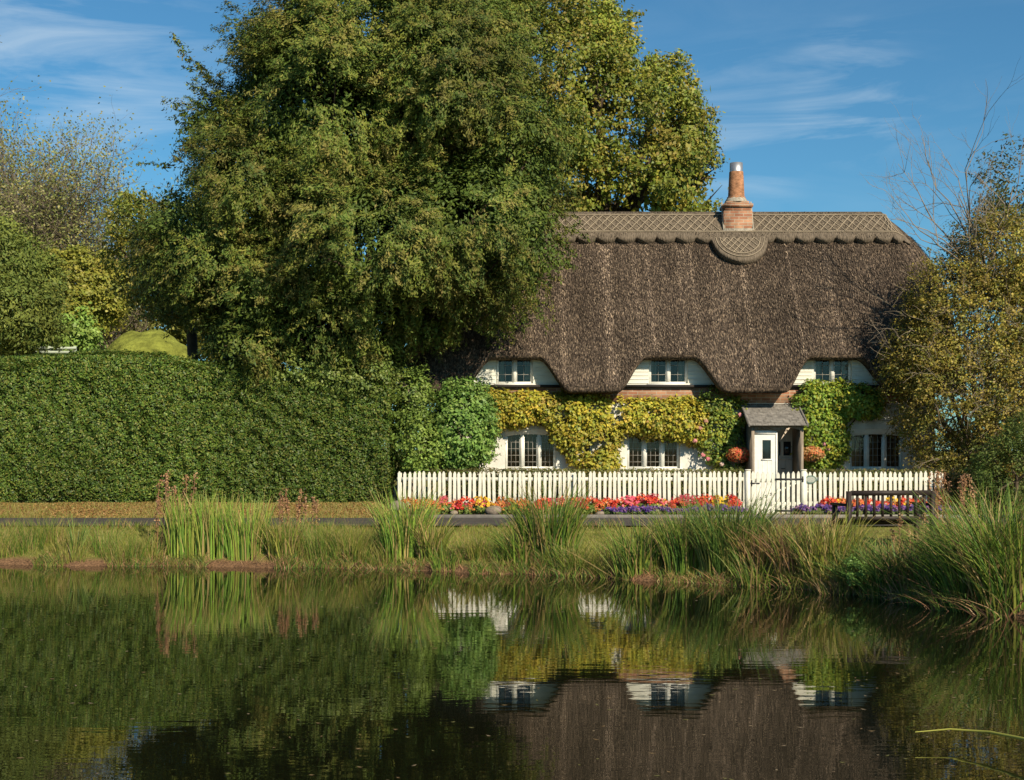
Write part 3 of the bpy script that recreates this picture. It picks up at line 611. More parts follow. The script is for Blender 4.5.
# ------------------------------------------------------------------ picket fence and gate
FY = 29.8; fz0 = .60; fz1 = Z(471.5, FY)
def picket_mesh():
    g = MB(); w2 = .0325; h = fz1 - fz0 - .04
    g.prism([(-w2, 0), (w2, 0), (w2, h - .05), (.012, h), (-.012, h), (-w2, h - .05)], -.011, .011); return g
def fence_run(xa, xb, name, label, pitch, post_every=20):
    e = empty(name, (xa, FY, fz0), label, 'picket fence', 'white picket fence in front of the cottage')
    p0 = None; n = int(round((xb - xa) / pitch))
    for k in range(n):
        x = pitch * (k + .5); g_ = None
        if p0 is None: p0 = picket_mesh().build('picket', M['white'], origin=(0, 0, 0)); p0.parent = e; o = p0
        else: o = p0.copy(); COL.objects.link(o); o.parent = e
        o.location = (x + random.uniform(-.005, .005), 0, .04 + random.uniform(-.016, .012)); o.rotation_euler = (random.uniform(-.03, .03), random.uniform(-.022, .022), 0)
    for zz in (.22, fz1 - fz0 - .20):
        g = MB(); g.box(xa, xb, FY + .014, FY + .055, fz0 + zz, fz0 + zz + .075); g.build('rail', M['white'], e)
    xs_ = np.linspace(xa + .05, xb - .05, max(2, int((xb - xa) / 1.9)))
    for x in xs_: g = MB(); g.box(x - .045, x + .045, FY + .058, FY + .15, .4, fz1 - .03); g.build('post', M['white'], e)
    return e
fence_run(X(397, FY), X(748, FY), 'picket_fence', 'long run of white pickets left of the gate, in front of the yellow climber', .1065)
fence_run(X(803, FY), X(945, FY), 'picket_fence', 'short run of white pickets right of the gate, behind the bench', .1065)
ga, gb = X(750, FY), X(801, FY)
gt = empty('garden_gate', (ga, FY, .62), 'white picket garden gate with black iron hinges in front of the porch', 'gate')
p0 = None; n_ = 10
for k in range(n_):
    g = MB(); x = .06 + (gb - ga - .12) * k / (n_ - 1); h = fz1 - .66 - .005 + .03 * abs((k - 4.5) / 4.5)
    g.prism([(ga + x - .033, .64), (ga + x + .033, .64), (ga + x + .033, .64 + h - .05), (ga + x + .01, .64 + h), (ga + x - .01, .64 + h), (ga + x - .033, .64 + h - .05)], FY - .03, FY - .008); g.build('picket', M['white'], gt)
for zz in (.80, 1.30): g = MB(); g.box(ga + .01, gb - .01, FY - .006, FY + .035, zz, zz + .08); g.build('rail', M['white'], gt)
g = MB(); g.tube([(ga + .06, FY + .02, .88), (gb - .06, FY + .02, 1.30)], .028, 4); g.build('brace', M['white'], gt)
for zz in (.70, 1.37): g = MB(); g.box(gb - .56, gb + .05, FY - .042, FY - .032, zz - .018, zz + .018); g.box(gb + .012, gb + .045, FY - .05, FY - .03, zz - .06, zz + .06); g.build('hinge', M['iron'], gt)
g = MB(); g.box(ga + .0, ga + .20, FY - .045, FY - .032, 1.27, 1.295); g.tube([(ga + .03, FY - .05, 1.22), (ga + .03, FY - .05, 1.35)], .012, 6); g.build('latch', M['iron'], gt)
for xx, nm in ((ga - .045, 'white gate post on the latch side of the garden gate'), (gb + .055, 'white gate post on the hinge side of the garden gate')):
    g = MB(); g.box(xx - .05, xx + .05, FY - .04, FY + .06, .4, fz1 + .02); g.box(xx - .06, xx + .06, FY - .05, FY + .07, fz1 + .02, fz1 + .045)
    tag(g.build('gate_post', M['white'], origin=(xx, FY, .6)), nm, 'post')
# oval plaque
sx_, sz_ = X(810.5, FY), Z(479.5, FY); g = MB(); th = np.linspace(0, 2 * math.pi, 25)[:-1]
g.prism([(sx_ + .125 * math.cos(a), sz_ + .088 * math.sin(a)) for a in th], FY - .035, FY - .014)
pl = g.build('name_plaque', M['sign'], origin=(sx_, FY, sz_)); tag(pl, 'small oval grey green name plaque fixed to the pickets right of the gate', 'sign')
g = MB(); g.prism([(sx_ + .098 * math.cos(a), sz_ + .062 * math.sin(a)) for a in th], FY - .0375, FY - .0352); g.build('inset', mat('plaque_face', (.36, .38, .33), .6, .2, noise=((60, 1, 60), 3, .55, 1.25)), pl)

# ------------------------------------------------------------------ bench
def bench():
    e = empty('park_bench', (0, 0, 0), 'dark slatted wooden park bench seen from behind, on the grass by the sedges', 'bench')
    W_ = 1.42
    for s in (0, 1):
        x = s * W_; g = MB(); g.box(x - .035, x + .035, -.03, .035, -.12, .86); g.build('leg', M['bench'], e)
        g = MB(); g.box(x - .035, x + .035, .50, .57, -.12, .62); g.build('leg', M['bench'], e)
        g = MB(); g.box(x - .04, x + .04, .035, .62, .62, .66); g.build('armrest', M['bench'], e)
    g = MB(); g.box(.035, W_ - .035, -.025, .02, .79, .87); g.build('top_rail', M['bench'], e)
    g = MB(); g.box(.035, W_ - .035, -.02, .02, .40, .46); g.build('lower_rail', M['bench'], e)
    for k in range(9): g = MB(); x = .14 + k * (W_ - .28) / 8; g.box(x - .019, x + .019, -.012, .012, .46, .79); g.build('back_slat', M['bench'], e)
    for k in range(5): g = MB(); g.box(.035, W_ - .035, .06 + k * .095, .06 + k * .095 + .075, .39, .415); g.build('seat_slat', M['bench'], e)
    g = MB(); g.box(.035, W_ - .035, .51, .55, .30, .385); g.build('front_rail', M['bench'], e)
    return e
be = bench(); bx_ = X(849, 22); be.location = (bx_, 22.0, Z(546, 22)); be.rotation_euler = (0, 0, R(11)); ORG[be.name] = np.zeros(3)

# ------------------------------------------------------------------ the yew
TR = .9
YEW = [L_(330, 120, 32.6, 108, 112, 3.2), L_(440, 110, 32.8, 98, 106, 3.0), L_(375, 45, 33, 105, 65, 2.6), L_(258, 192, 32.4, 66, 78, 2.6), L_(222, 262, 32.2, 58, 50, 2.2),
       L_(275, 300, 32.0, 68, 62, 2.2), L_(370, 250, 31.6, 110, 85, 2.9), L_(470, 225, 31.6, 90, 80, 2.4), L_(512, 160, 32.2, 50, 90, 2.2), L_(318, 62, 33, 60, 50, 2.2),
       L_(222, 140, 32.8, 32, 40, 1.4), L_(515, 245, 31.3, 42, 32, 1.2), L_(182, 232, 32.4, 30, 36, 1.3), L_(450, 30, 33.2, 85, 60, 2.2), L_(330, 320, 31.4, 60, 42, 1.6), L_(248, 342, 31.3, 34, 28, 1.2), L_(425, 290, 31.7, 50, 34, 1.3)]
YP = [(.085, .115, .017), (.060, .095, .016), (.120, .130, .021), (.150, .125, .034), (.042, .070, .015)]
def roof_clear(P):
    inside = (P[:, 0] > XL + .1) & (P[:, 1] > EY) & (P[:, 2] < EZ + (P[:, 1] - EY) / (RY - EY) * (RZ - EZ) + .25) & (P[:, 1] < YB)
    wallc = (P[:, 0] > HX0 - .3) & (P[:, 1] > 31.2) & (P[:, 2] < EZ + .1)
    return ~(inside | wallc)
ye = empty('yew_tree', (*at(345, 450, 33)[:2], .6), 'huge dark green yew tree towering over the tall hedge and the roof end', 'tree')
g = MB(); skeleton(g, (at(345, 450, 33)[0], 33, .6), YEW, .42, 7); g.build('trunk', M['twig_dark'], ye)
g = MB(); C, Dn = lobe_points(YEW, 9000, (.72, 1.02), .34); C, Dn = hollows(C, Dn, 1.15, .42)
sprays(g, C, Dn, 64, .62, .088, .090, YP, droop=.45, up=.35, wfac=.34, keep=roof_clear, tone=.5, jit=.34)
C, Dn = lobe_points(YEW + [L_(300, 105, 33.4, 70, 80, 2.2), L_(400, 150, 33.4, 80, 80, 2.2), L_(300, 250, 33, 70, 80, 2)], 4300, (.42, .72), .2, .22); sprays(g, C, Dn, 62, .6, .26, .115, YP[:2] + YP[4:], droop=.2, keep=roof_clear, tone=.2)
# long free bough tips that break the outline
tips = [(178, 45), (190, 62), (205, 78), (172, 112), (185, 118), (196, 92), (118, 205), (128, 212), (140, 200), (230, 38), (255, 20), (155, 165), (130, 262), (562, 235), (578, 228), (560, 262), (548, 282), (120, 235), (300, 8), (575, 200)]
TC = []; TD = []
for px, py in tips:
    p = at(px, py, 32.5 + rng.normal() * .3); c = at(340, 190, 32.6); d = unit(p - c)
    for k in range(4): TC.append(p - d * k * .28 + rng.normal(size=3) * .04); TD.append(d + np.array([0, 0, .1]))
sprays(g, np.array(TC), np.array(TD), 42, .45, .075, .10, YP, droop=-.1, up=.3, keep=roof_clear)
g.build('crown', M['needle'], ye)

# tree behind the roof: broadleaf in early autumn yellow green
LIM = [L_(520, 110, 47, 120, 115, 4), L_(603, 135, 47, 84, 76, 3.4), L_(545, 42, 48, 76, 66, 3.4), L_(640, 185, 46.5, 66, 50, 2.6), L_(590, 58, 47, 36, 36, 2), L_(655, 105, 47, 34, 36, 1.6), L_(672, 140, 46.5, 30, 34, 1.3), L_(560, 200, 46, 80, 45, 2.6), L_(470, 20, 48, 100, 60, 3.4), L_(694, 182, 46.5, 32, 28, 1.3), L_(675, 150, 46.5, 34, 34, 1.4)]
li = empty('broadleaf_tree', (*at(540, 450, 48)[:2], .6), 'rounded yellow green broadleaf tree rising behind the thatched ridge left of the chimney', 'tree')
g = MB(); skeleton(g, (at(540, 450, 48)[0], 48, .6), LIM, .4, 8, fork=.3); g.build('trunk', M['twig_dark'], li)
LP = [(.165, .20, .025), (.12, .165, .024), (.22, .22, .03), (.24, .18, .035), (.085, .125, .022)]
g = MB(); C, Dn = lobe_points(LIM, 5200, (.68, 1.02), .36); C, Dn = hollows(C, Dn, .9, .38); sprays(g, C, Dn, 34, .5, .22, .13, LP, droop=.1, up=.25, wfac=.62, tone=.4, jit=.6)
C, Dn = lobe_points(LIM, 500, (.4, .7), .2); sprays(g, C, Dn, 20, .6, .35, .24, LP, droop=.1, wfac=.6)
g.build('crown', M['leaf'], li)

# left background trees
def small_tree(name, label, lobes, base, r0, pal, n, per_, leaf, wf=.6, mat_='leaf', droop=.15, tips_=4, twig='twig_dark', keep=None, length=.5, rad=.22, cat='tree', group=None, jit=.55, tone=.4, spread=(.68, 1.0), lump=.28):
    e = empty(name, base, label, cat, group); g = MB(); skeleton(g, base, lobes, r0, tips_, fork=.72); g.build('trunk', M[twig], e)
    g = MB(); C, Dn = lobe_points(lobes, int(n * 1.35), spread, lump); C, Dn = hollows(C, Dn, 1.6 / max(length, .25) * .8, .36) if n > 100 else (C, Dn); sprays(g, C, Dn, per_, length, rad, leaf, pal, droop=droop, wfac=wf, keep=keep, jit=jit, tone=tone)
    g.build('crown', M[mat_], e); return e
small_tree('evergreen_tree', 'dark drooping evergreen tree at the left edge behind the hedge', [L_(0, 262, 46, 34, 44), L_(18, 312, 45, 36, 34), L_(-40, 270, 46, 50, 70), L_(38, 285, 47, 22, 26)], (at(10, 450, 46)[0], 46, .6), .25, [(.075, .11, .022), (.10, .13, .026), (.14, .16, .03)], 1100, 34, .15, .4, 'needle', .5)
small_tree('hawthorn_tree', 'mid green bushy tree standing beside the grassy mound', [L_(72, 285, 52, 38, 28), L_(98, 290, 52, 24, 34), L_(60, 310, 51, 40, 32), L_(104, 300, 54, 16, 18)], (at(85, 450, 52)[0], 52, .6), .2, [(.13, .155, .022), (.17, .18, .03), (.21, .19, .03)], 800, 34, .15, .6)
small_tree('leafy_bush', 'bright green leafy bush low down left of the grassy mound', [L_(62, 335, 50, 28, 20)], (at(62, 450, 50)[0], 50, .6), .1, [(.13, .22, .04), (.17, .24, .05)], 170, 40, .15, .6, cat='bush')
small_tree('maple_tree', 'light green tree with airy leaves between the grassy mound and the yew', [L_(148, 232, 37, 26, 28, 1.2), L_(172, 285, 36.5, 30, 28, 1.4), L_(140, 282, 37, 18, 16), L_(190, 250, 36, 30, 50, 1.2), L_(126, 212, 37, 14, 10), L_(125, 255, 37, 16, 18)], (at(200, 450, 37)[0], 37, .6), .16, [(.15, .18, .03), (.21, .20, .035), (.24, .20, .04), (.09, .12, .025)], 650, 32, .11, .55, tone=.4, length=.45, rad=.16)
# half bare tall tree far left
ba = empty('bare_topped_tree', (*at(20, 450, 56)[:2], .6), 'tall half bare tree with fine pale twigs at the far left', 'tree')
g = MB(); b0 = np.array([at(20, 450, 56)[0], 56, .6]); g.tube([b0 - [0, 0, .3], b0 + [0, 0, 2], b0 + [.2, 0, 5]], [.4, .33, .25], 8); ends = []
for k in range(16):
    d = (rng.uniform(-.9, 1.0), rng.uniform(-.5, .5), rng.uniform(.9, 1.6)); ends += twigs(g, b0 + [.1, 0, rng.uniform(4.4, 6.4)], d, rng.uniform(3.4, 4.6), .09, 4, .6, 5, upw=.06, k=3)
g.build('branches', M['twig'], ba)
ends = np.array(ends); g = MB(); sel = ends[rng.random(len(ends)) < .8]; n_ = len(sel)
P_ = np.repeat(sel, 4, 0) + rng.normal(size=(n_ * 4, 3)) * .28; leafquads(g, P_, unit(rng.normal(size=(len(P_), 3)) + [.3, -.6, .5]), .12, .07, pick([(.18, .20, .06), (.14, .17, .045), (.24, .22, .08)], len(P_)) * rng.uniform(.6, 1.2, (len(P_), 1)))
g.build('leaves', M['leaf'], ba)
bc = empty('slender_bare_tree', (*at(118, 450, 60)[:2], .6), 'thin leafless tree showing pale twigs against the sky above the mound', 'tree')
g = MB(); b0 = np.array([at(112, 450, 60)[0], 60, .6]); g.tube([b0 - [0, 0, .3], b0 + [0, 0, 4], b0 + [0, 0, 6.5]], [.25, .2, .14], 7)
for k in range(8): twigs(g, b0 + [0, 0, rng.uniform(3.5, 6.5)], (rng.uniform(-.8, .8), rng.uniform(-.5, .5), 1.0), rng.uniform(2.0, 2.9), .06, 4, .55, 5, k=3)
g.build('branches', M['twig'], bc)
small_tree('distant_tree', 'olive tree far behind the grassy mound and the slim trunks', [L_(150, 305, 64, 60, 34, 2.5), L_(230, 300, 64, 60, 50, 2.5), L_(95, 325, 64, 30, 24, 2)], (at(160, 450, 64)[0], 64, .6), .3, [(.13, .15, .03), (.17, .17, .035)], 620, 30, .26, .6, length=.8, rad=.4)
small_tree('distant_tree', 'dark green tree far behind the evergreen at the left edge', [L_(20, 310, 64, 60, 40, 2.5), L_(-60, 290, 64, 60, 60, 2.5), L_(60, 340, 64, 40, 26, 2)], (at(10, 450, 64)[0], 64, .6), .3, [(.09, .12, .03), (.12, .14, .03)], 520, 30, .26, .6, length=.8, rad=.4)
# pale field gate far left
fg = empty('field_gate', (*at(47, 350, 48)[:2], Z(356, 48)), 'weathered pale rail fence just above the hedge at the far left', 'fence')
for py in (348, 352): g = MB(); a = at(2, py, 48); b_ = at(76, py, 48); g.box(a[0], b_[0], 48, 48.05, a[2] - .04, a[2] + .04); g.build('rail', M['pale_rail'], fg)
for px in (4, 26, 48, 74): g = MB(); a = at(px, 346, 48); g.box(a[0] - .05, a[0] + .05, 48.055, 48.15, .5, a[2]); g.build('post', M['pale_rail'], fg)

# ------------------------------------------------------------------ tall clipped hedge
def hedge(name, label, x0, x1, y0, y1, zb, zt, n, leaf, pal, lump=.16, cat='hedge', wf=.5):
    """zb, zt: functions of x"""
    e = empty(name, ((x0 + x1) / 2, (y0 + y1) / 2, float(zb(np.array((x0 + x1) / 2)))), label, cat)
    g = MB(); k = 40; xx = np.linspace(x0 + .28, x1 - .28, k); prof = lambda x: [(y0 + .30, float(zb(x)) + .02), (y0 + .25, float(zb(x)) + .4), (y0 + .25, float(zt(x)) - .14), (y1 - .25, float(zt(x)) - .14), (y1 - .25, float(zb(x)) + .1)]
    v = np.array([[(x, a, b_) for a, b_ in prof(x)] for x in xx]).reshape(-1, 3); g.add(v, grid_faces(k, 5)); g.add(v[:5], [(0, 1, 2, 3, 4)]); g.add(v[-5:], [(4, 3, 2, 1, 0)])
    g.build('core', mat(name + '_inner_shade', (.03, .035, .012), .95, .05, noise=((9, 9, 9), 4, .5, 1.5)), e)  # near-black green base colour stands in for the shade inside the hedge
    H = float(zt(x0) - zb(x0)); aF = (x1 - x0) * H; aT = (x1 - x0) * (y1 - y0); aE = (y1 - y0) * H; tot = aF + aT + 2 * aE
    u = rng.random((n, 2)); pk = rng.random(n) * tot; P_ = np.zeros((n, 3)); Nn = np.zeros((n, 3))
    f = pk < aF; t_ = (pk >= aF) & (pk < aF + aT); e1 = (pk >= aF + aT) & (pk < aF + aT + aE); e2 = pk >= aF + aT + aE
    xx = x0 + u[:, 0] * (x1 - x0); ZB, ZT = zb(xx), zt(xx)
    P_[f] = np.c_[xx, np.full(n, y0), ZB + u[:, 1] * (ZT - ZB)][f]; Nn[f] = (0, -1, 0)
    P_[t_] = np.c_[xx, y0 + u[:, 1] * (y1 - y0), ZT][t_]; Nn[t_] = (0, 0, 1)
    for ee, xe, nx in ((e1, x1, 1), (e2, x0, -1)):
        zb_, zt_ = float(zb(np.array(xe))), float(zt(np.array(xe))); P_[ee] = np.c_[np.full(n, xe), y0 + u[:, 0] * (y1 - y0), zb_ + u[:, 1] * (zt_ - zb_)][ee]; Nn[ee] = (nx, 0, 0)
    # rounded edges and lumpy surface
    cx_, cz_ = (x0 + x1) / 2, (zb(P_[:, 0]) + zt(P_[:, 0])) / 2
    edge = sstep(.25, 0, 0) if False else 0
    dz = zt(P_[:, 0]) - P_[:, 2]; P_[:, 1] += np.where(f, .16 * np.exp(-(dz / .14) ** 1.0), 0); P_[:, 2] -= np.where(t_, .14 * np.exp(-((P_[:, 1] - y0) / .15)), 0)
    dzb = P_[:, 2] - zb(P_[:, 0]); P_[:, 1] += np.where(f, .35 * np.exp(-(dzb / .13)), 0)
    big = vnoise(P_, .9) - .5; fine = vnoise(P_, 5.5) - .5; xf = vnoise(P_, 13.) - .5
    P_ += Nn * (big * lump * 1.6 + fine * lump * .75 + xf * .09 - rng.random(n) ** 2 * .14)[:, None]
    grad = np.stack([vnoise(P_ + [.05, 0, 0], 5.5) - vnoise(P_, 5.5), 0 * big, vnoise(P_ + [0, 0, .05], 5.5) - vnoise(P_, 5.5)], -1) * 4
    nn = unit(Nn * .9 - grad + [0, 0, .35] + rng.normal(size=(n, 3)) * .5)
    br = .7 + .6 * vnoise(P_, .45) ; col = pick(pal, n) * br[:, None] * rng.uniform(.7, 1.3, (n, 1))
    ln = leaf * rng.uniform(.6, 1.3, n); leafquads(g2 := MB(), P_, nn, ln, ln * wf, col); g2.build('foliage', M['leaf'], e); return e
hz_b = lambda x: ground(np.asarray(x, float), np.full(np.shape(x), 30.6)) - .02 + .07 * np.sin(np.asarray(x) * 1.7) - .06
hz_t = lambda x: np.interp(x, [-14, X(170, 30.6), X(240, 30.6), X(390, 30.6)], [Z(356, 30.6), Z(355, 30.6), Z(369, 30.6), Z(372, 30.6)])
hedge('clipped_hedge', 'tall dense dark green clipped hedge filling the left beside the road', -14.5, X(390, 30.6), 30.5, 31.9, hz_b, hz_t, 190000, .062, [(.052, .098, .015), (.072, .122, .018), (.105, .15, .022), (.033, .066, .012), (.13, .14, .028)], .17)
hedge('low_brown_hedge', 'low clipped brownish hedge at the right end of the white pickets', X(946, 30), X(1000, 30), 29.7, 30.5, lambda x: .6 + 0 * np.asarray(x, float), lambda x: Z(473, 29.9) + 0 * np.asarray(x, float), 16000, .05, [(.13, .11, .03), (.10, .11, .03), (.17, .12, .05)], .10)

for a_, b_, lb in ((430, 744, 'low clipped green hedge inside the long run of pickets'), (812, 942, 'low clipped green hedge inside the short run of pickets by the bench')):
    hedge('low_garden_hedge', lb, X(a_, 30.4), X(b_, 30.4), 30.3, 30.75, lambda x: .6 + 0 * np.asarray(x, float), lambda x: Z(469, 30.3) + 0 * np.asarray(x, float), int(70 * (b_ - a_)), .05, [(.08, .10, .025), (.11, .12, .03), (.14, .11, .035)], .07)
# shrubs between hedge and cottage
SP = [(.10, .19, .035), (.13, .22, .045), (.075, .14, .03), (.16, .22, .05)]
small_tree('round_shrub', 'round glossy green shrub hiding the left corner of the cottage wall', [L_(462, 428, 31.4, 27, 34, .8), L_(466, 406, 31.5, 20, 20, .6), L_(447, 445, 31.2, 16, 20, .5), L_(474, 446, 31.3, 12, 18, .4), L_(457, 392, 31.5, 9, 8, .3)], (at(464, 500, 31.4)[0], 31.4, .6), .07, SP, 620, 34, .085, .62, droop=.3, length=.28, rad=.11, cat='shrub', twig='twig', lump=.15)
small_tree('upright_shrub', 'fresh green leafy shrub squeezed between the tall hedge and the round shrub', [L_(398, 425, 31.9, 12, 50, .5), L_(392, 390, 32, 12, 24, .5), L_(414, 442, 30.9, 13, 26, .4), L_(411, 405, 31.1, 11, 24, .4), L_(416, 390, 31.3, 12, 14, .5), L_(408, 386, 31.4, 10, 10, .4), L_(424, 452, 30.6, 10, 16, .4)], (at(412, 500, 30.9)[0], 30.9, .6), .06, [(.15, .22, .04), (.19, .25, .05), (.10, .17, .03)], 600, 32, .075, .6, droop=.1, length=.3, rad=.11, cat='shrub', twig='twig')
small_tree('ivy_mound', 'dark ivy-like shrub spilling over the hedge top below the yew', [L_(350, 380, 31.2, 42, 18, .8), L_(300, 372, 31.2, 40, 15, .7), L_(378, 374, 31.5, 16, 12, .5)], (at(350, 480, 31.3)[0], 31.3, .6), .06, [(.10, .15, .03), (.14, .17, .035), (.07, .11, .025)], 420, 30, .075, .6, droop=.1, length=.3, rad=.12, cat='shrub', twig='twig')

# climbers on the wall
def climber(name, label, lobes, stem, pal, n, per_, leaf, palw=None, flowers=None):
    e = empty(name, (stem[0], WY - .12, .62), label, 'climbing plant'); g = MB(); Lb = np.array(lobes)
    for q in Lb:
        a = np.array([stem[0], WY - .07, .6]); m_ = np.array([stem[0], WY - .09, min(stem[1], q[2] - .1)]); b_ = q[:3].copy(); b_[1] = WY - .1
        p = np.concatenate([bend(a, m_, 4, .03), bend(m_, b_, 6, .05)[1:]]); p[:, 1] = np.minimum(p[:, 1], WY - .05); g.tube(p, np.linspace(.035, .012, len(p)), 5)
    g.build('stem', M['bark'], e)
    g = MB(); C, Dn = lobe_points(lobes, int(n * 1.3), (.3, 1.0), .35); C, Dn = hollows(C, Dn, 3.2, .27); kp = lambda P: (P[:, 1] < WY - .02) & (P[:, 1] > WY - .9)
    sprays(g, C, Dn * [1, .6, 1] + [0, -.25, 0], per_, .16, .085, leaf, pal, droop=.5, up=.4, wfac=.7, keep=kp, tone=.35, palw=palw, jit=.45, ns=1.6); g.build('foliage', M['leaf'], e)
    if flowers:
        for px, py, c in flowers:
            p = at(px, py, WY - .42); g = MB(); n2 = 16; d = unit(rng.normal(size=(n2, 3)) + [0, -.8, .2]); leafquads(g, p + d * .045, unit(d + [0, -.4, 0]), .07, .06, np.array(c) * rng.uniform(.8, 1.1, (n2, 1))); g.build('flower', M['petal'], e)
    return e
def V(px, py, rx, ry): return L_(px, py, WY - .12, rx, ry, .26)
climber('yellow_climber', 'golden yellow climbing plant spread above two ground floor windows', [V(495, 403, 18, 9), V(515, 410, 22, 14), V(535, 405, 22, 10), V(560, 414, 24, 18), V(590, 414, 26, 20), V(620, 415, 26, 18), V(650, 417, 28, 16), V(680, 418, 24, 17), V(590, 445, 26, 26), V(575, 430, 24, 22), V(604, 434, 18, 20), V(600, 460, 20, 12), V(495, 415, 10, 14), V(692, 425, 12, 14)],
        (X(588, WY), 2.2), [(.30, .26, .028), (.22, .24, .028), (.36, .29, .035), (.30, .18, .035), (.12, .16, .03)], 2300, 20, .080, [.3, .25, .2, .1, .15])
climber('climbing_rose', 'green climbing rose with pink blooms left of the porch', [V(718, 402, 16, 9), V(720, 425, 16, 16), V(728, 448, 16, 18), V(712, 440, 10, 20), V(735, 412, 10, 10), V(733, 466, 13, 8)],
        (X(724, WY), 2.0), [(.10, .16, .03), (.16, .20, .03), (.24, .23, .03), (.07, .12, .025)], 420, 20, .075, None,
        [(703, 455, (.75, .28, .3)), (708, 459, (.7, .22, .25)), (700, 428, (.6, .3, .25)), (695, 441, (.7, .3, .3)), (706, 421, (.55, .3, .22)), (740, 415, (.7, .3, .3)), (722, 464, (.8, .6, .5))])
climber('green_climber', 'bright green climbing plant with yellow patches right of the porch', [V(815, 400, 22, 17), V(840, 400, 22, 16), V(823, 425, 24, 22), V(829, 445, 17, 20), V(815, 455, 14, 16), V(858, 398, 15, 12), V(805, 412, 12, 14), V(868, 404, 12, 12), V(853, 416, 7, 10)],
        (X(825, WY), 2.0), [(.13, .22, .028), (.18, .25, .03), (.26, .27, .03), (.36, .29, .03), (.09, .16, .03)], 950, 20, .08, [.3, .28, .16, .1, .16],
        [(824, 444, (.75, .35, .4)), (828, 449, (.7, .3, .35))])

# hanging baskets and the plants around the door
def basket(px, py, label, pal):
    D = WY - .55; p = at(px, py, D); e = empty('hanging_basket', (p[0], p[1], p[2] - .17), label, 'hanging basket', 'flower baskets beside the porch')
    g = MB(); g.tube([(p[0], D, p[2] - .19), (p[0], D, p[2] - .13), (p[0], D, p[2] - .04), (p[0], D, p[2] + .0)], [.05, .12, .165, .17], 12); g.build('basket', M['bark'], e)
    g = MB()
    for a in (0, 2.1, 4.2): g.tube([(p[0] + .16 * math.cos(a), D + .16 * math.sin(a), p[2]), (p[0], D, p[2] + .42)], .005, 4)
    g.tube([(p[0], D, p[2] + .42), (p[0], WY, p[2] + .46)], .009, 4); g.build('chain', M['iron'], e)
    g = MB(); n_ = 700; d = unit(rng.normal(size=(n_, 3)) + [0, -.2, .35]); leafquads(g, p + d * [.23, .2, .15] * rng.uniform(.7, 1.1, (n_, 1)), unit(d + rng.normal(size=(n_, 3)) * .4), .05, .03, pick([(.12, .17, .03), (.2, .2, .04)], n_)); g.build('foliage', M['leaf'], e)
    g = MB(); n_ = 650; d = unit(rng.normal(size=(n_, 3)) + [0, -.3, .3]); leafquads(g, p + d * [.27, .22, .17] * rng.uniform(.85, 1.15, (n_, 1)), unit(d + rng.normal(size=(n_, 3)) * .3), .05, .045, pick(pal, n_)); g.build('flowers', M['petal'], e)
basket(739, 455, 'hanging basket of orange flowers by the climbing rose, left of the porch', [(.62, .17, .06), (.6, .3, .12), (.7, .12, .08)])
basket(812, 454, 'hanging basket of peach flowers in front of the green climber, right of the porch', [(.55, .27, .10), (.62, .2, .08), (.5, .33, .15)])
g = MB(); p = at(812, 472, WY - .6); g.tube([(p[0], p[1], .62), (p[0], p[1], 1.0)], [.17, .24], 14); pt = empty('plant_tub', (p[0], p[1], .62), 'dark tub of dark leaves on the ground right of the porch', 'tub'); g.build('tub', M['bench'], pt)
g = MB(); n_ = 900; d = unit(rng.normal(size=(n_, 3)) + [0, 0, .5]); leafquads(g, np.array([p[0], p[1], 1.2]) + d * [.28, .25, .32] * rng.uniform(.5, 1.1, (n_, 1)), unit(d + rng.normal(size=(n_, 3)) * .5), .06, .03, pick([(.05, .08, .02), (.08, .06, .03)], n_)); g.build('foliage', M['leaf'], pt)

# ------------------------------------------------------------------ right-hand trees
def roof_clear2(P): return ~((P[:, 0] < XR) & (P[:, 1] > EY) & (P[:, 2] > EZ) & (P[:, 2] < EZ + (P[:, 1] - EY) / (RY - EY) * (RZ - EZ) + .15))
RT = [L_(985, 330, 31.6, 66, 62, .9), L_(962, 400, 31.4, 58, 50, .9), L_(940, 420, 31.5, 32, 34, .7), L_(1020, 400, 31.2, 60, 60, 1.2), L_(955, 295, 31.8, 38, 28, .8), L_(1010, 260, 31.8, 40, 36, 1.0), L_(915, 400, 31.7, 24, 12, .35), L_(938, 345, 31.8, 28, 36, .7), L_(968, 455, 31, 42, 16, .8), L_(1060, 330, 31.4, 60, 90, 1.4), L_(918, 372, 31.8, 24, 18, .5), L_(1000, 440, 31, 40, 30, 1.0)]
rt = empty('twiggy_tree', (*at(985, 450, 31.6)[:2], .6), 'large twiggy tree with small olive yellow leaves overhanging the right end of the cottage', 'tree')
g = MB(); rb = np.array([at(985, 450, 31.8)[0], 31.8, .6]); skeleton(g, rb, RT, .14, 10, fork=.25)
C, Dn = lobe_points(RT, 420, (.3, .8), .2)
for c, d in zip(C, Dn): twigs(g, c, d + [-.25, -.3, .1], rng.uniform(.5, 1.0), .012, 1, .6, 3, upw=.0)
tops = [(900, 205, -.9), (935, 185, -.4), (975, 195, 0), (1000, 170, .2), (925, 170, -.5), (945, 160, -.2), (965, 170, 0), (985, 180, .1), (910, 195, -.8), (955, 195, -.1), (1010, 190, .2), (935, 215, -.5)]
for px, py, lean in tops:
    s = at(985 + lean * 20, 268, 31.6 + rng.normal() * .3); e_ = at(px, py, 31.6 + rng.normal() * .4); d = e_ - s; twigs(g, s, d, np.linalg.norm(d) * .8, .026, 3, .42, 3, upw=.02)
g.build('branches', M['twig'], rt)
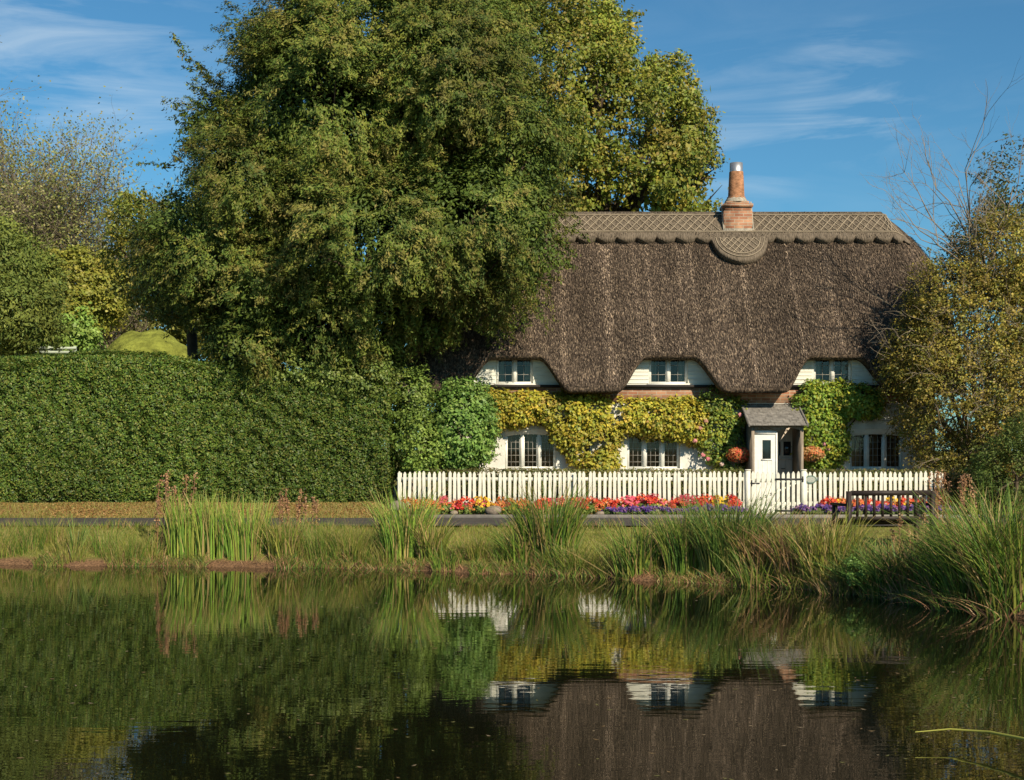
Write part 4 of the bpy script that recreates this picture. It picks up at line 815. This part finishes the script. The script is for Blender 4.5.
g = MB(); C, Dn = lobe_points(RT, 4200, (.40, 1.05), .4); sprays(g, C, Dn + [-.2, 0, 0], 30, .5, .11, .062, [(.23, .19, .03), (.16, .165, .028), (.29, .22, .04), (.10, .12, .025), (.17, .12, .035)], droop=.1, wfac=.6, jit=.7, tone=.4, keep=lambda P: roof_clear2(P) & ~((P[:, 0] < HX1 + .1) & (P[:, 1] > WY - .05))); g.build('crown', M['leaf'], rt)
small_tree('dark_evergreen', 'dark evergreen tree top at the right edge above the twiggy tree', [L_(1025, 185, 36, 38, 38, 1.2), L_(1045, 230, 36, 50, 60, 1.5), L_(1012, 225, 36, 24, 30, 1), L_(1050, 350, 36, 50, 80, 1.5), L_(985, 400, 36, 34, 50, 1.2), L_(1000, 320, 36, 34, 50, 1.2)], (at(1045, 450, 36)[0], 36, .6), .18, [(.06, .08, .02), (.09, .10, .025), (.12, .11, .03)], 700, 30, .10, .45, 'needle', .3)
small_tree('holly_bush', 'dark green bushy shrub at the right edge beside the low brown hedge', [L_(1012, 470, 28.6, 28, 38, .8), L_(1050, 450, 28.4, 40, 50, .9), L_(995, 495, 28.9, 22, 20, .5)], (at(1020, 500, 28.6)[0], 28.9, .6), .05, [(.075, .12, .025), (.10, .15, .03), (.14, .17, .04)], 420, 34, .06, .55, cat='bush', length=.25, rad=.1)

# ------------------------------------------------------------------ flower bed
def bedding(name, label, pal, leafp, group, r=.15, h=.2, nf=95):
    e = empty(name, (0, 0, 0), label, 'flower', group); g = MB(); n_ = 260; d = unit(rng.normal(size=(n_, 3)) * [1, 1, .5] + [0, 0, .4]); leafquads(g, np.array([0, 0, h * .35]) + d * [r, r, h * .5] * rng.uniform(.4, 1.05, (n_, 1)), unit(d + rng.normal(size=(n_, 3)) * .4), .05, .035, pick(leafp, n_) * rng.uniform(.7, 1.2, (n_, 1))); g.build('foliage', M['leaf'], e)
    g = MB(); d = unit(rng.normal(size=(nf, 3)) * [1, 1, .5] + [0, -.25, .55]); cl = unit(rng.normal(size=(7, 3)) * [1, 1, .4] + [0, -.2, .6]); d = unit(cl[rng.integers(0, 7, nf)] + d * .38)
    leafquads(g, np.array([0, 0, h * .45]) + d * [r * 1.05, r * 1.05, h * .72] * rng.uniform(.85, 1.15, (nf, 1)), unit(d + rng.normal(size=(nf, 3)) * .35), .040, .036, pick(pal, nf) * rng.uniform(.8, 1.15, (nf, 1))); g.build('blooms', M['petal'], e)
    return e
GL = [(.09, .14, .03), (.14, .18, .04)]
kinds = {
 'red': bedding('bedding_flower', 'scarlet bedding plant in bloom in the bed before the white pickets', [(.62, .05, .03), (.68, .12, .05), (.6, .06, .08)], GL, 'bright bedding plants along the white fence'),
 'orange': bedding('bedding_flower', 'orange bedding plant in bloom in the bed before the white pickets', [(.66, .22, .05), (.62, .15, .06), (.68, .30, .10)], GL, 'bright bedding plants along the white fence'),
 'yellow': bedding('bedding_flower', 'yellow bedding plant in bloom in the bed before the white pickets', [(.75, .5, .03), (.7, .45, .05)], GL, 'bright bedding plants along the white fence', nf=90),
 'pink': bedding('bedding_flower', 'pink bedding plant in bloom in the bed before the white pickets', [(.75, .16, .2), (.7, .10, .16)], GL, 'bright bedding plants along the white fence'),
 'purple': bedding('low_violet_flower', 'low purple bedding plant edging the flower bed by the road', [(.10, .05, .24), (.17, .09, .28), (.07, .04, .17), (.30, .14, .28)], [(.07, .11, .03), (.10, .12, .04)], 'purple plants edging the flower bed', r=.15, h=.13)}
first = dict.fromkeys(kinds, True)
def plant_flower(kind, px, y, sc):
    o = kinds[kind]; loc = (X(px, y), y, .61); sc *= 1.15; rz = random.uniform(0, 6.28)
    if first[kind]: o.location = loc; o.rotation_euler = (0, 0, rz * 0); o.scale = (sc,) * 3; first[kind] = False
    else: dup(o, loc, random.uniform(-.9, .9), sc)
for px in np.arange(402, 736, 5.6):
    u = px < 620
    k = random.choices(['red', 'orange', 'yellow', 'pink'], [.28, .42, .16, .14] if u else [.46, .20, .14, .20])[0]
    plant_flower(k, px + random.uniform(-2, 2), 29.5 + random.uniform(-.07, .05), random.uniform(1.0, 1.5) * (1.0 if u else 1.1))
for px in np.arange(612, 742, 6.2): plant_flower('purple', px + random.uniform(-2, 2), 29.28 + random.uniform(-.04, .05), random.uniform(.95, 1.35) * (1.0 if px < 700 else 1.15))
for px in np.arange(812, 944, 6.0):
    if px > 818: plant_flower(random.choices(['red', 'orange', 'yellow'], [.6, .25, .15])[0], px + random.uniform(-2, 2), 29.5 + random.uniform(-.06, .05), random.uniform(1.1, 1.45))
for px in np.arange(800, 946, 6.0): plant_flower('purple', px + random.uniform(-2, 2), 29.28, random.uniform(1.15, 1.6))
def rock(px, py, D, s, label):
    g = MB(); n = 10; u = np.linspace(0, math.pi, n); v_ = np.linspace(0, 2 * math.pi, 15)[:-1]; P_ = np.array([[math.sin(a) * math.cos(b_), math.sin(a) * math.sin(b_), math.cos(a)] for a in u for b_ in v_])
    P_ = P_ * (1 + .5 * (vnoise(P_ + px, 1.4) - .5))[:, None] * np.array([s, s * .7, s * .6]); i = np.arange(n - 1)[:, None] * 14; j = np.arange(14)[None]; j2 = (j + 1) % 14
    p = at(px, py, D); g.add(P_ + p, np.stack([i + j, i + j2, i + 14 + j2, i + 14 + j], -1).reshape(-1, 4)); tag(g.build('rock', M['rock'], origin=p, smooth=True), label, 'rock', 'stones edging the flower bed')
rock(494, 511, 29.2, .17, 'pale rounded stone at the front of the flower bed'); rock(398, 507, 29.2, .2, 'stone at the hedge end of the flower bed'); rock(600, 514, 29.15, .1, 'small stone between orange and purple flowers'); rock(454, 513, 29.15, .09, 'smallest stone, among the orange flowers')

# ------------------------------------------------------------------ bank vegetation
def blades(mb, base, H, lean, droop, width, pal, seg=5, palw=None, az=None, tipcol=None):
    n = len(base); az = rng.uniform(0, 2 * math.pi, n) if az is None else az; d = np.c_[np.cos(az), np.sin(az), 0 * az]
    H = np.broadcast_to(H, n) * rng.uniform(.6, 1.1, n); le = np.abs(rng.normal(size=n)) * lean; dr = droop * rng.uniform(.3, 1.4, n)
    t = np.linspace(0, 1, seg); hor = H[:, None] * (le[:, None] * t + dr[:, None] * t ** 2.2); ver = H[:, None] * (t - .45 * dr[:, None] * t ** 2.6)
    P_ = base[:, None] + d[:, None] * hor[..., None]; P_[..., 2] += ver
    wa = rng.uniform(0, math.pi, n); wd = np.c_[np.cos(wa), np.sin(wa) * .6, 0 * wa]; wid = (np.broadcast_to(width, n) * rng.uniform(.6, 1.3, n))[:, None] * (1 - t ** 1.6 * .9)
    a = P_ - wd[:, None] * wid[..., None] / 2; b_ = P_ + wd[:, None] * wid[..., None] / 2; v = np.stack([a, b_], 2).reshape(n, seg * 2, 3)
    k = np.arange(seg - 1) * 2; f = np.stack([k, k + 1, k + 3, k + 2], -1)[None] + (np.arange(n) * seg * 2)[:, None, None]
    col = pick(pal, n, palw) * rng.uniform(.7, 1.3, (n, 1)); cc = np.repeat(col[:, None], seg - 1, 1)
    if tipcol is not None: w_ = (np.linspace(0, 1, seg - 1) ** 2 * .7)[None, :, None]; cc = cc * (1 - w_) + np.array(tipcol) * w_
    mb.add(v.reshape(-1, 3), f.reshape(-1, 4), cc.reshape(-1, 3))
GR = [(.10, .175, .024), (.135, .205, .028), (.065, .125, .022), (.17, .19, .035), (.27, .20, .08)]
YG = [(.16, .19, .030), (.22, .21, .045), (.11, .165, .026), (.30, .22, .09)]
BG = [(.16, .27, .04), (.21, .31, .045), (.12, .21, .035), (.28, .30, .06), (.34, .26, .10)]
RG = [(.22, .17, .05), (.28, .18, .09), (.16, .19, .04), (.20, .12, .06)]
BR = [(.30, .16, .08), (.24, .13, .07), (.38, .24, .12), (.18, .10, .06)]
DG = [(.055, .11, .024), (.085, .15, .03), (.12, .185, .035), (.17, .17, .045)]
def clump(name, label, px, s, n, rad, H, pal, lean=.18, droop=.35, width=.012, group=None, cat='sedge', palw=None, skew=None, tipcol=None):
    """px column, s metres behind the waterline"""
    lo, hi = -16.0, 14.0
    for _ in range(40):
        x = (lo + hi) / 2
        if X(px, float(shore(x)) + s) > x: lo = x
        else: hi = x
    y = float(shore(x)) + s; r_ = rad * np.sqrt(rng.random(n)); a = rng.uniform(0, 2 * math.pi, n); bx = x + r_ * np.cos(a); by = y + r_ * np.sin(a) * .6
    base = np.c_[bx, by, ground(bx, by) - .03]; base[:, 2] = np.maximum(base[:, 2], -.12); g = MB()
    az = a + rng.normal(size=n) * .6
    if skew is not None: az = np.where(rng.random(n) < .5, skew + rng.normal(size=n) * .5, az)
    blades(g, base, H, lean, droop, width, pal, 6, palw, az, tipcol)
    o = g.build(name, M['blade'], origin=(x, y, max(0, float(ground(np.array(x), np.array(y)))))); tag(o, label, cat, group); return o
big = [
 (188, .35, 620, .34, 1.12, BG, .07, .10, 'left part of the bright upright reed bed below the hedge'),
 (215, .40, 660, .34, 1.10, BG, .06, .10, 'middle of the bright upright reed bed below the hedge'),
 (246, .35, 620, .34, 1.02, BG, .07, .12, 'right part of the bright upright reed bed below the hedge'),
 (285, .35, 260, .30, .80, YG, .10, .2, 'thin yellowing reeds at the right end of the bright reed bed'),
 (76, .4, 80, .10, .75, DG, .1, .15, 'single thin tuft of dark reeds on the open grass at the left'),
 (405, .5, 760, .38, 1.25, BG, 0.08, 0.22, 'tall green sedge clump below the hedge corner'),
 (432, .35, 300, .24, .85, YG, .15, .3, 'short yellowish sedge clump beside the hedge corner sedge'),
 (550, .5, 1000, .42, 1.35, GR, 0.09, 0.27, 'tallest green sedge clump, before the orange flowers'),
 (522, .3, 300, .25, .85, GR, .2, .4, 'loose sedge clump left of the tallest sedge'),
 (640, .35, 420, .36, .95, GR, .16, .3, 'medium green sedge clump below the purple flowers'),
 (622, .12, 50, .12, .72, YG, .55, .1, 'splayed iris leaves leaning over the water edge'),
 (688, .4, 600, .36, 1.15, GR, 0.09, 0.26, 'upright green sedge clump left of the one below the gate'),
 (730, .5, 900, .44, 1.30, DG, 0.10, 0.32, 'broad dark sedge clump below the garden gate'),
 (768, .4, 420, .36, 1.05, RG, .16, .35, 'reddish green sedge clump just right of the gate'),
 (800, .5, 400, .4, 1.0, RG, .2, .3, 'straggly reddish sedge between the gate and the bench arm'),
 (830, .7, 560, .42, 1.0, YG, .12, .25, 'yellowish upright grass clump in front of the bench arm'),
 (868, .6, 560, .42, .62, DG, .25, .45, 'dark low sedge clump below the bench'),
 (900, .8, 560, .42, .8, DG, .25, .45, 'dark sedge clump below the right end of the bench'),
 (925, 1.4, 400, .5, .75, RG, .22, .4, 'reddish brown straggly sedge behind the big green one'),
 (952, .8, 600, .38, .85, GR, .12, .35, 'arching green sedge clump left of the big one at the right edge'),
 (990, .7, 1300, .50, 1.5, GR, .12, .40, 'biggest arching green sedge clump near the right edge'),
 (1022, .8, 1000, .5, 1.5, GR, .13, .42, 'arching sedge clump cut by the right edge'),
 (1000, 2.0, 700, .6, 1.0, YG, .2, .4, 'yellowish sedge clump behind the biggest green one'),
 (965, 2.4, 600, .5, .8, GR, .12, .3, 'green sedge clump below the low brown hedge'),
 (1015, 3.4, 600, .6, .8, DG, .2, .4, 'dark sedge clump in front of the bush at the right edge'),
]
for px, s, n, rad, H, pal, le, dr, lab in big: clump('sedge_clump', lab, px, s, int(n * .6), rad, H, pal, le * 1.15, dr * 1.2, .024)
for px in np.arange(-14, 170, 11): clump('grass_tuft', 'low yellow green grass tuft on the bank left of the upright reeds', px, random.uniform(.1, 1.0), random.randint(90, 220), .24, random.uniform(.3, .78), random.choice([YG, GR]), .2, .3, .009, 'low grass tufts left of the upright reeds', 'grass')
for px in np.arange(278, 400, 10): clump('grass_tuft', 'low yellow green grass tuft on the bank between the reed bed and the hedge corner', px, random.uniform(.2, .6), random.randint(120, 240), .26, random.uniform(.35, .85), random.choice([YG, GR]) if random.random() < .6 else GR, .22, .3, .009, 'low grass tufts between reed bed and hedge corner', 'grass')
for px in np.arange(448, 680, 12): clump('grass_tuft', 'olive grass tuft at the water edge in front of the flower bed', px, random.uniform(.0, .9), 150, .26, random.uniform(.32, .62), YG if random.random() < .5 else GR, .22, .35,   .013, 'grass tufts in front of the flower bed', 'grass')
for px in np.arange(680, 960, 9): clump('grass_tuft', 'shaggy grass tuft at the water edge below the gate and bench', px, random.uniform(.0, 1.7), 150, .32, random.uniform(.55, .95) * (1 if px < 835 else .6), random.choice([YG, GR, DG, RG]), .25, .45, .016, 'grass tufts below the gate and bench', 'grass')
# brown roots and dead stems just at the waterline
for px in np.arange(150, 1000, 17): clump('dead_sedge', 'brown dead sedge tuft lying at the waterline', px + random.uniform(-9, 9), random.uniform(.0, .12), random.randint(4, 26), .22, random.uniform(.16, .3) * (1.3 if px > 700 else 1), BR, .6, .6, .012, 'dead brown sedge tufts along the waterline', 'dead plant')
g = MB(); px_ = rng.uniform(-15, 1015, 9000); x = X(px_, 22.0); x = np.where(vnoise(np.c_[x, x * 0, x * 0], 1.3) > .33, x, 99); x = x[x < 12]; y = shore(x) + rng.normal(size=len(x)) * .10 + .05
hh = .10 + .42 * vnoise(np.c_[x, y * 0, y * 0], .9) ** 1.5; base = np.c_[x, y, np.maximum(ground(x, y), -.05) - .02]
blades(g, base, hh, .35, .6, .013, GR + YG + DG + BR[:2], 5)
tag(g.build('waterside_grass', M['blade']), 'short fringe of green and brown grass hanging over the waterline', 'grass', kind='stuff')
for px, H_ in ((930, .5), (952, .6), (975, .7), (1000, .7), (1018, .6)): clump('dead_reed', 'brown reeds bending into the water under the arching sedges', px, .0, 60, .3, H_, BR + DG, .5, .9, .02, 'brown stems under the arching sedges', 'dead plant')
# dry seed stalks
def stalks(label, px0_, px1_, n, D, zt0, zt1, z0):
    e = MB()
    for k in range(n):
        px = px0_ + (px1_ - px0_) * (k + .5) / n + random.uniform(-2, 2); x = X(px, D); y = D + random.uniform(-.2, .2); top = random.uniform(zt0, zt1); p = bend((x, y, z0), (x + random.uniform(-.1, .1), y, top), 6, .02); e.tube(p, np.linspace(.009, .006, 6), 4, random.choice(BR))
        m_ = 60; t = rng.random(m_) ** .6; q = p[2] + (p[-1] - p[2]) * t[:, None] + rng.normal(size=(m_, 3)) * .022; leafquads(e, q, unit(rng.normal(size=(m_, 3)) + [.3, -.8, .2]), .045, .03, pick(BR, m_))
    o = e.build('dock_stalks', M['blade'], origin=(X((px0_ + px1_) / 2, D), D, z0)); tag(o, label, 'dead plant')
stalks('tall brown dry seed stalks in front of the hedge, left of the upright reeds', 154, 194, 12, 24.6, Z(497, 24.6), Z(470, 24.6), .2)
stalks('short brown dry seed stalks in front of the hedge, right of the upright reeds', 276, 316, 10, 24.6, Z(505, 24.6), Z(489, 24.6), .2)
stalks('brown dry stalks standing before the low brown hedge', 925, 975, 16, 22.5, Z(500, 22.5), Z(470, 22.5), .4)
stalks('reddish dry stalks standing behind the bench legs', 893, 935, 12, 20.6, Z(545, 20.6), Z(512, 20.6), .2)
# a bent reed over the water at the lower right, and the round-leaved sprig
g = MB(); g.tube([at(1040, 742, 8.9), at(990, 732, 9.3), at(950, 729, 9.5), at(915, 732, 9.45)], [.012, .01, .007, .003], 5, (.30, .30, .06)); o = g.build('bent_reed', M['blade'], origin=at(1040, 742, 8.9)); tag(o, 'single yellow green reed stem bent low over the water at the lower right', 'reed')
small_tree('leafy_sprig', 'small bright leafy sprig hanging over the dark water below the bench', [L_(856, 570, 19.1, 9, 11, .12)], (at(856, 585, 19.3)[0], 19.3, .12), .012, [(.16, .27, .06)], 30, 26, .04, .7, cat='plant', length=.08, rad=.04, tips_=2)

# turf: nobody could count it
g = MB(); n_ = 150000; x = rng.uniform(-13, 11, n_); y = shore(x) + .25 + rng.random(n_) * (ROAD0 + .0 - shore(x) - .25)
ok = vnoise(np.c_[x, y, 0 * x], 1.2) > rng.uniform(.0, .5, n_); x, y = x[ok], y[ok]; base = np.c_[x, y, ground(x, y) - .01]
blades(g, base, .035 + .06 * vnoise(base, .9), .3, .3, .007, [(.17, .20, .035), (.22, .22, .04), (.13, .17, .03), (.30, .24, .09)], 3)
tag(g.build('verge_grass', M['blade']), 'short green and yellow grass covering the bank between water and road', 'grass', kind='stuff')
g = MB(); n_ = 60000; x = rng.uniform(-13, 10.5, n_); y = ROAD1 + .15 + rng.random(n_) * 1.6; ok = (x < -2.6) | (y < 29.75); x, y = x[ok], y[ok]; base = np.c_[x, y, ground(x, y)]
blades(g, base[::2], .05 + .16 * vnoise(base[::2], 1.1) * (base[::2, 1] < 30.2), .3, .3, .008, [(.20, .21, .05), (.28, .22, .08)], 3)
leafquads(g, base[1::2] + [0, 0, .015], unit(rng.normal(size=(len(base[1::2]), 3)) * .5 + [0, 0, 1]), .05, .04, pick([(.30, .17, .06), (.36, .22, .08), (.22, .12, .05), (.20, .19, .05)], len(base[1::2])))
tag(g.build('leaf_litter', M['blade']), 'dry brown leaf litter and thin grass along the foot of the hedge', 'leaves', kind='stuff')
# uncut grass hanging over both edges of the lane
g = MB(); n_ = 9000; x = rng.uniform(-13, 11, n_); y = np.where(rng.random(n_) < .75, ROAD0 - .06 + rng.normal(size=n_) * .12, ROAD1 + .08 + np.abs(rng.normal(size=n_)) * .10)
ok = (vnoise(np.c_[x, y * 0, 0 * x], 1.1) + .4 * vnoise(np.c_[x, y * 0, 0 * x], 5.) > .52) & ((y < 28) | (x < -2.5)); x, y = x[ok], y[ok]; base = np.c_[x, y, np.full(len(x), ROADZ - .08)]
blades(g, base, .06 + .26 * vnoise(np.c_[x, x * 0, x * 0], 2.1) ** 1.3, .3, .4, .009, GR + YG + BR[:1], 4)
tag(g.build('roadside_grass', M['blade']), 'uncut grass hanging over the edges of the lane', 'grass', kind='stuff')
# leaf debris on the pond
g = MB(); n_ = 420; y = rng.uniform(8, 22, n_); x = (rng.random(n_) - .5) * y * .78; ok = y < shore(x) - .1; x, y = x[ok], y[ok]
leafquads(g, np.c_[x, y, np.full(len(x), .004)], np.tile([0., 0, 1], (len(x), 1)) + rng.normal(size=(len(x), 3)) * .03, rng.uniform(.02, .06, len(x)), .018, pick([(.22, .15, .07), (.16, .15, .05), (.26, .20, .12)], len(x)), rng.normal(size=(len(x), 3)) * [1, .4, 0])
tag(g.build('floating_leaves', M['blade']), 'tiny fallen leaves and specks scattered on the pond surface', 'leaves', kind='stuff')
bpy.context.view_layer.update()
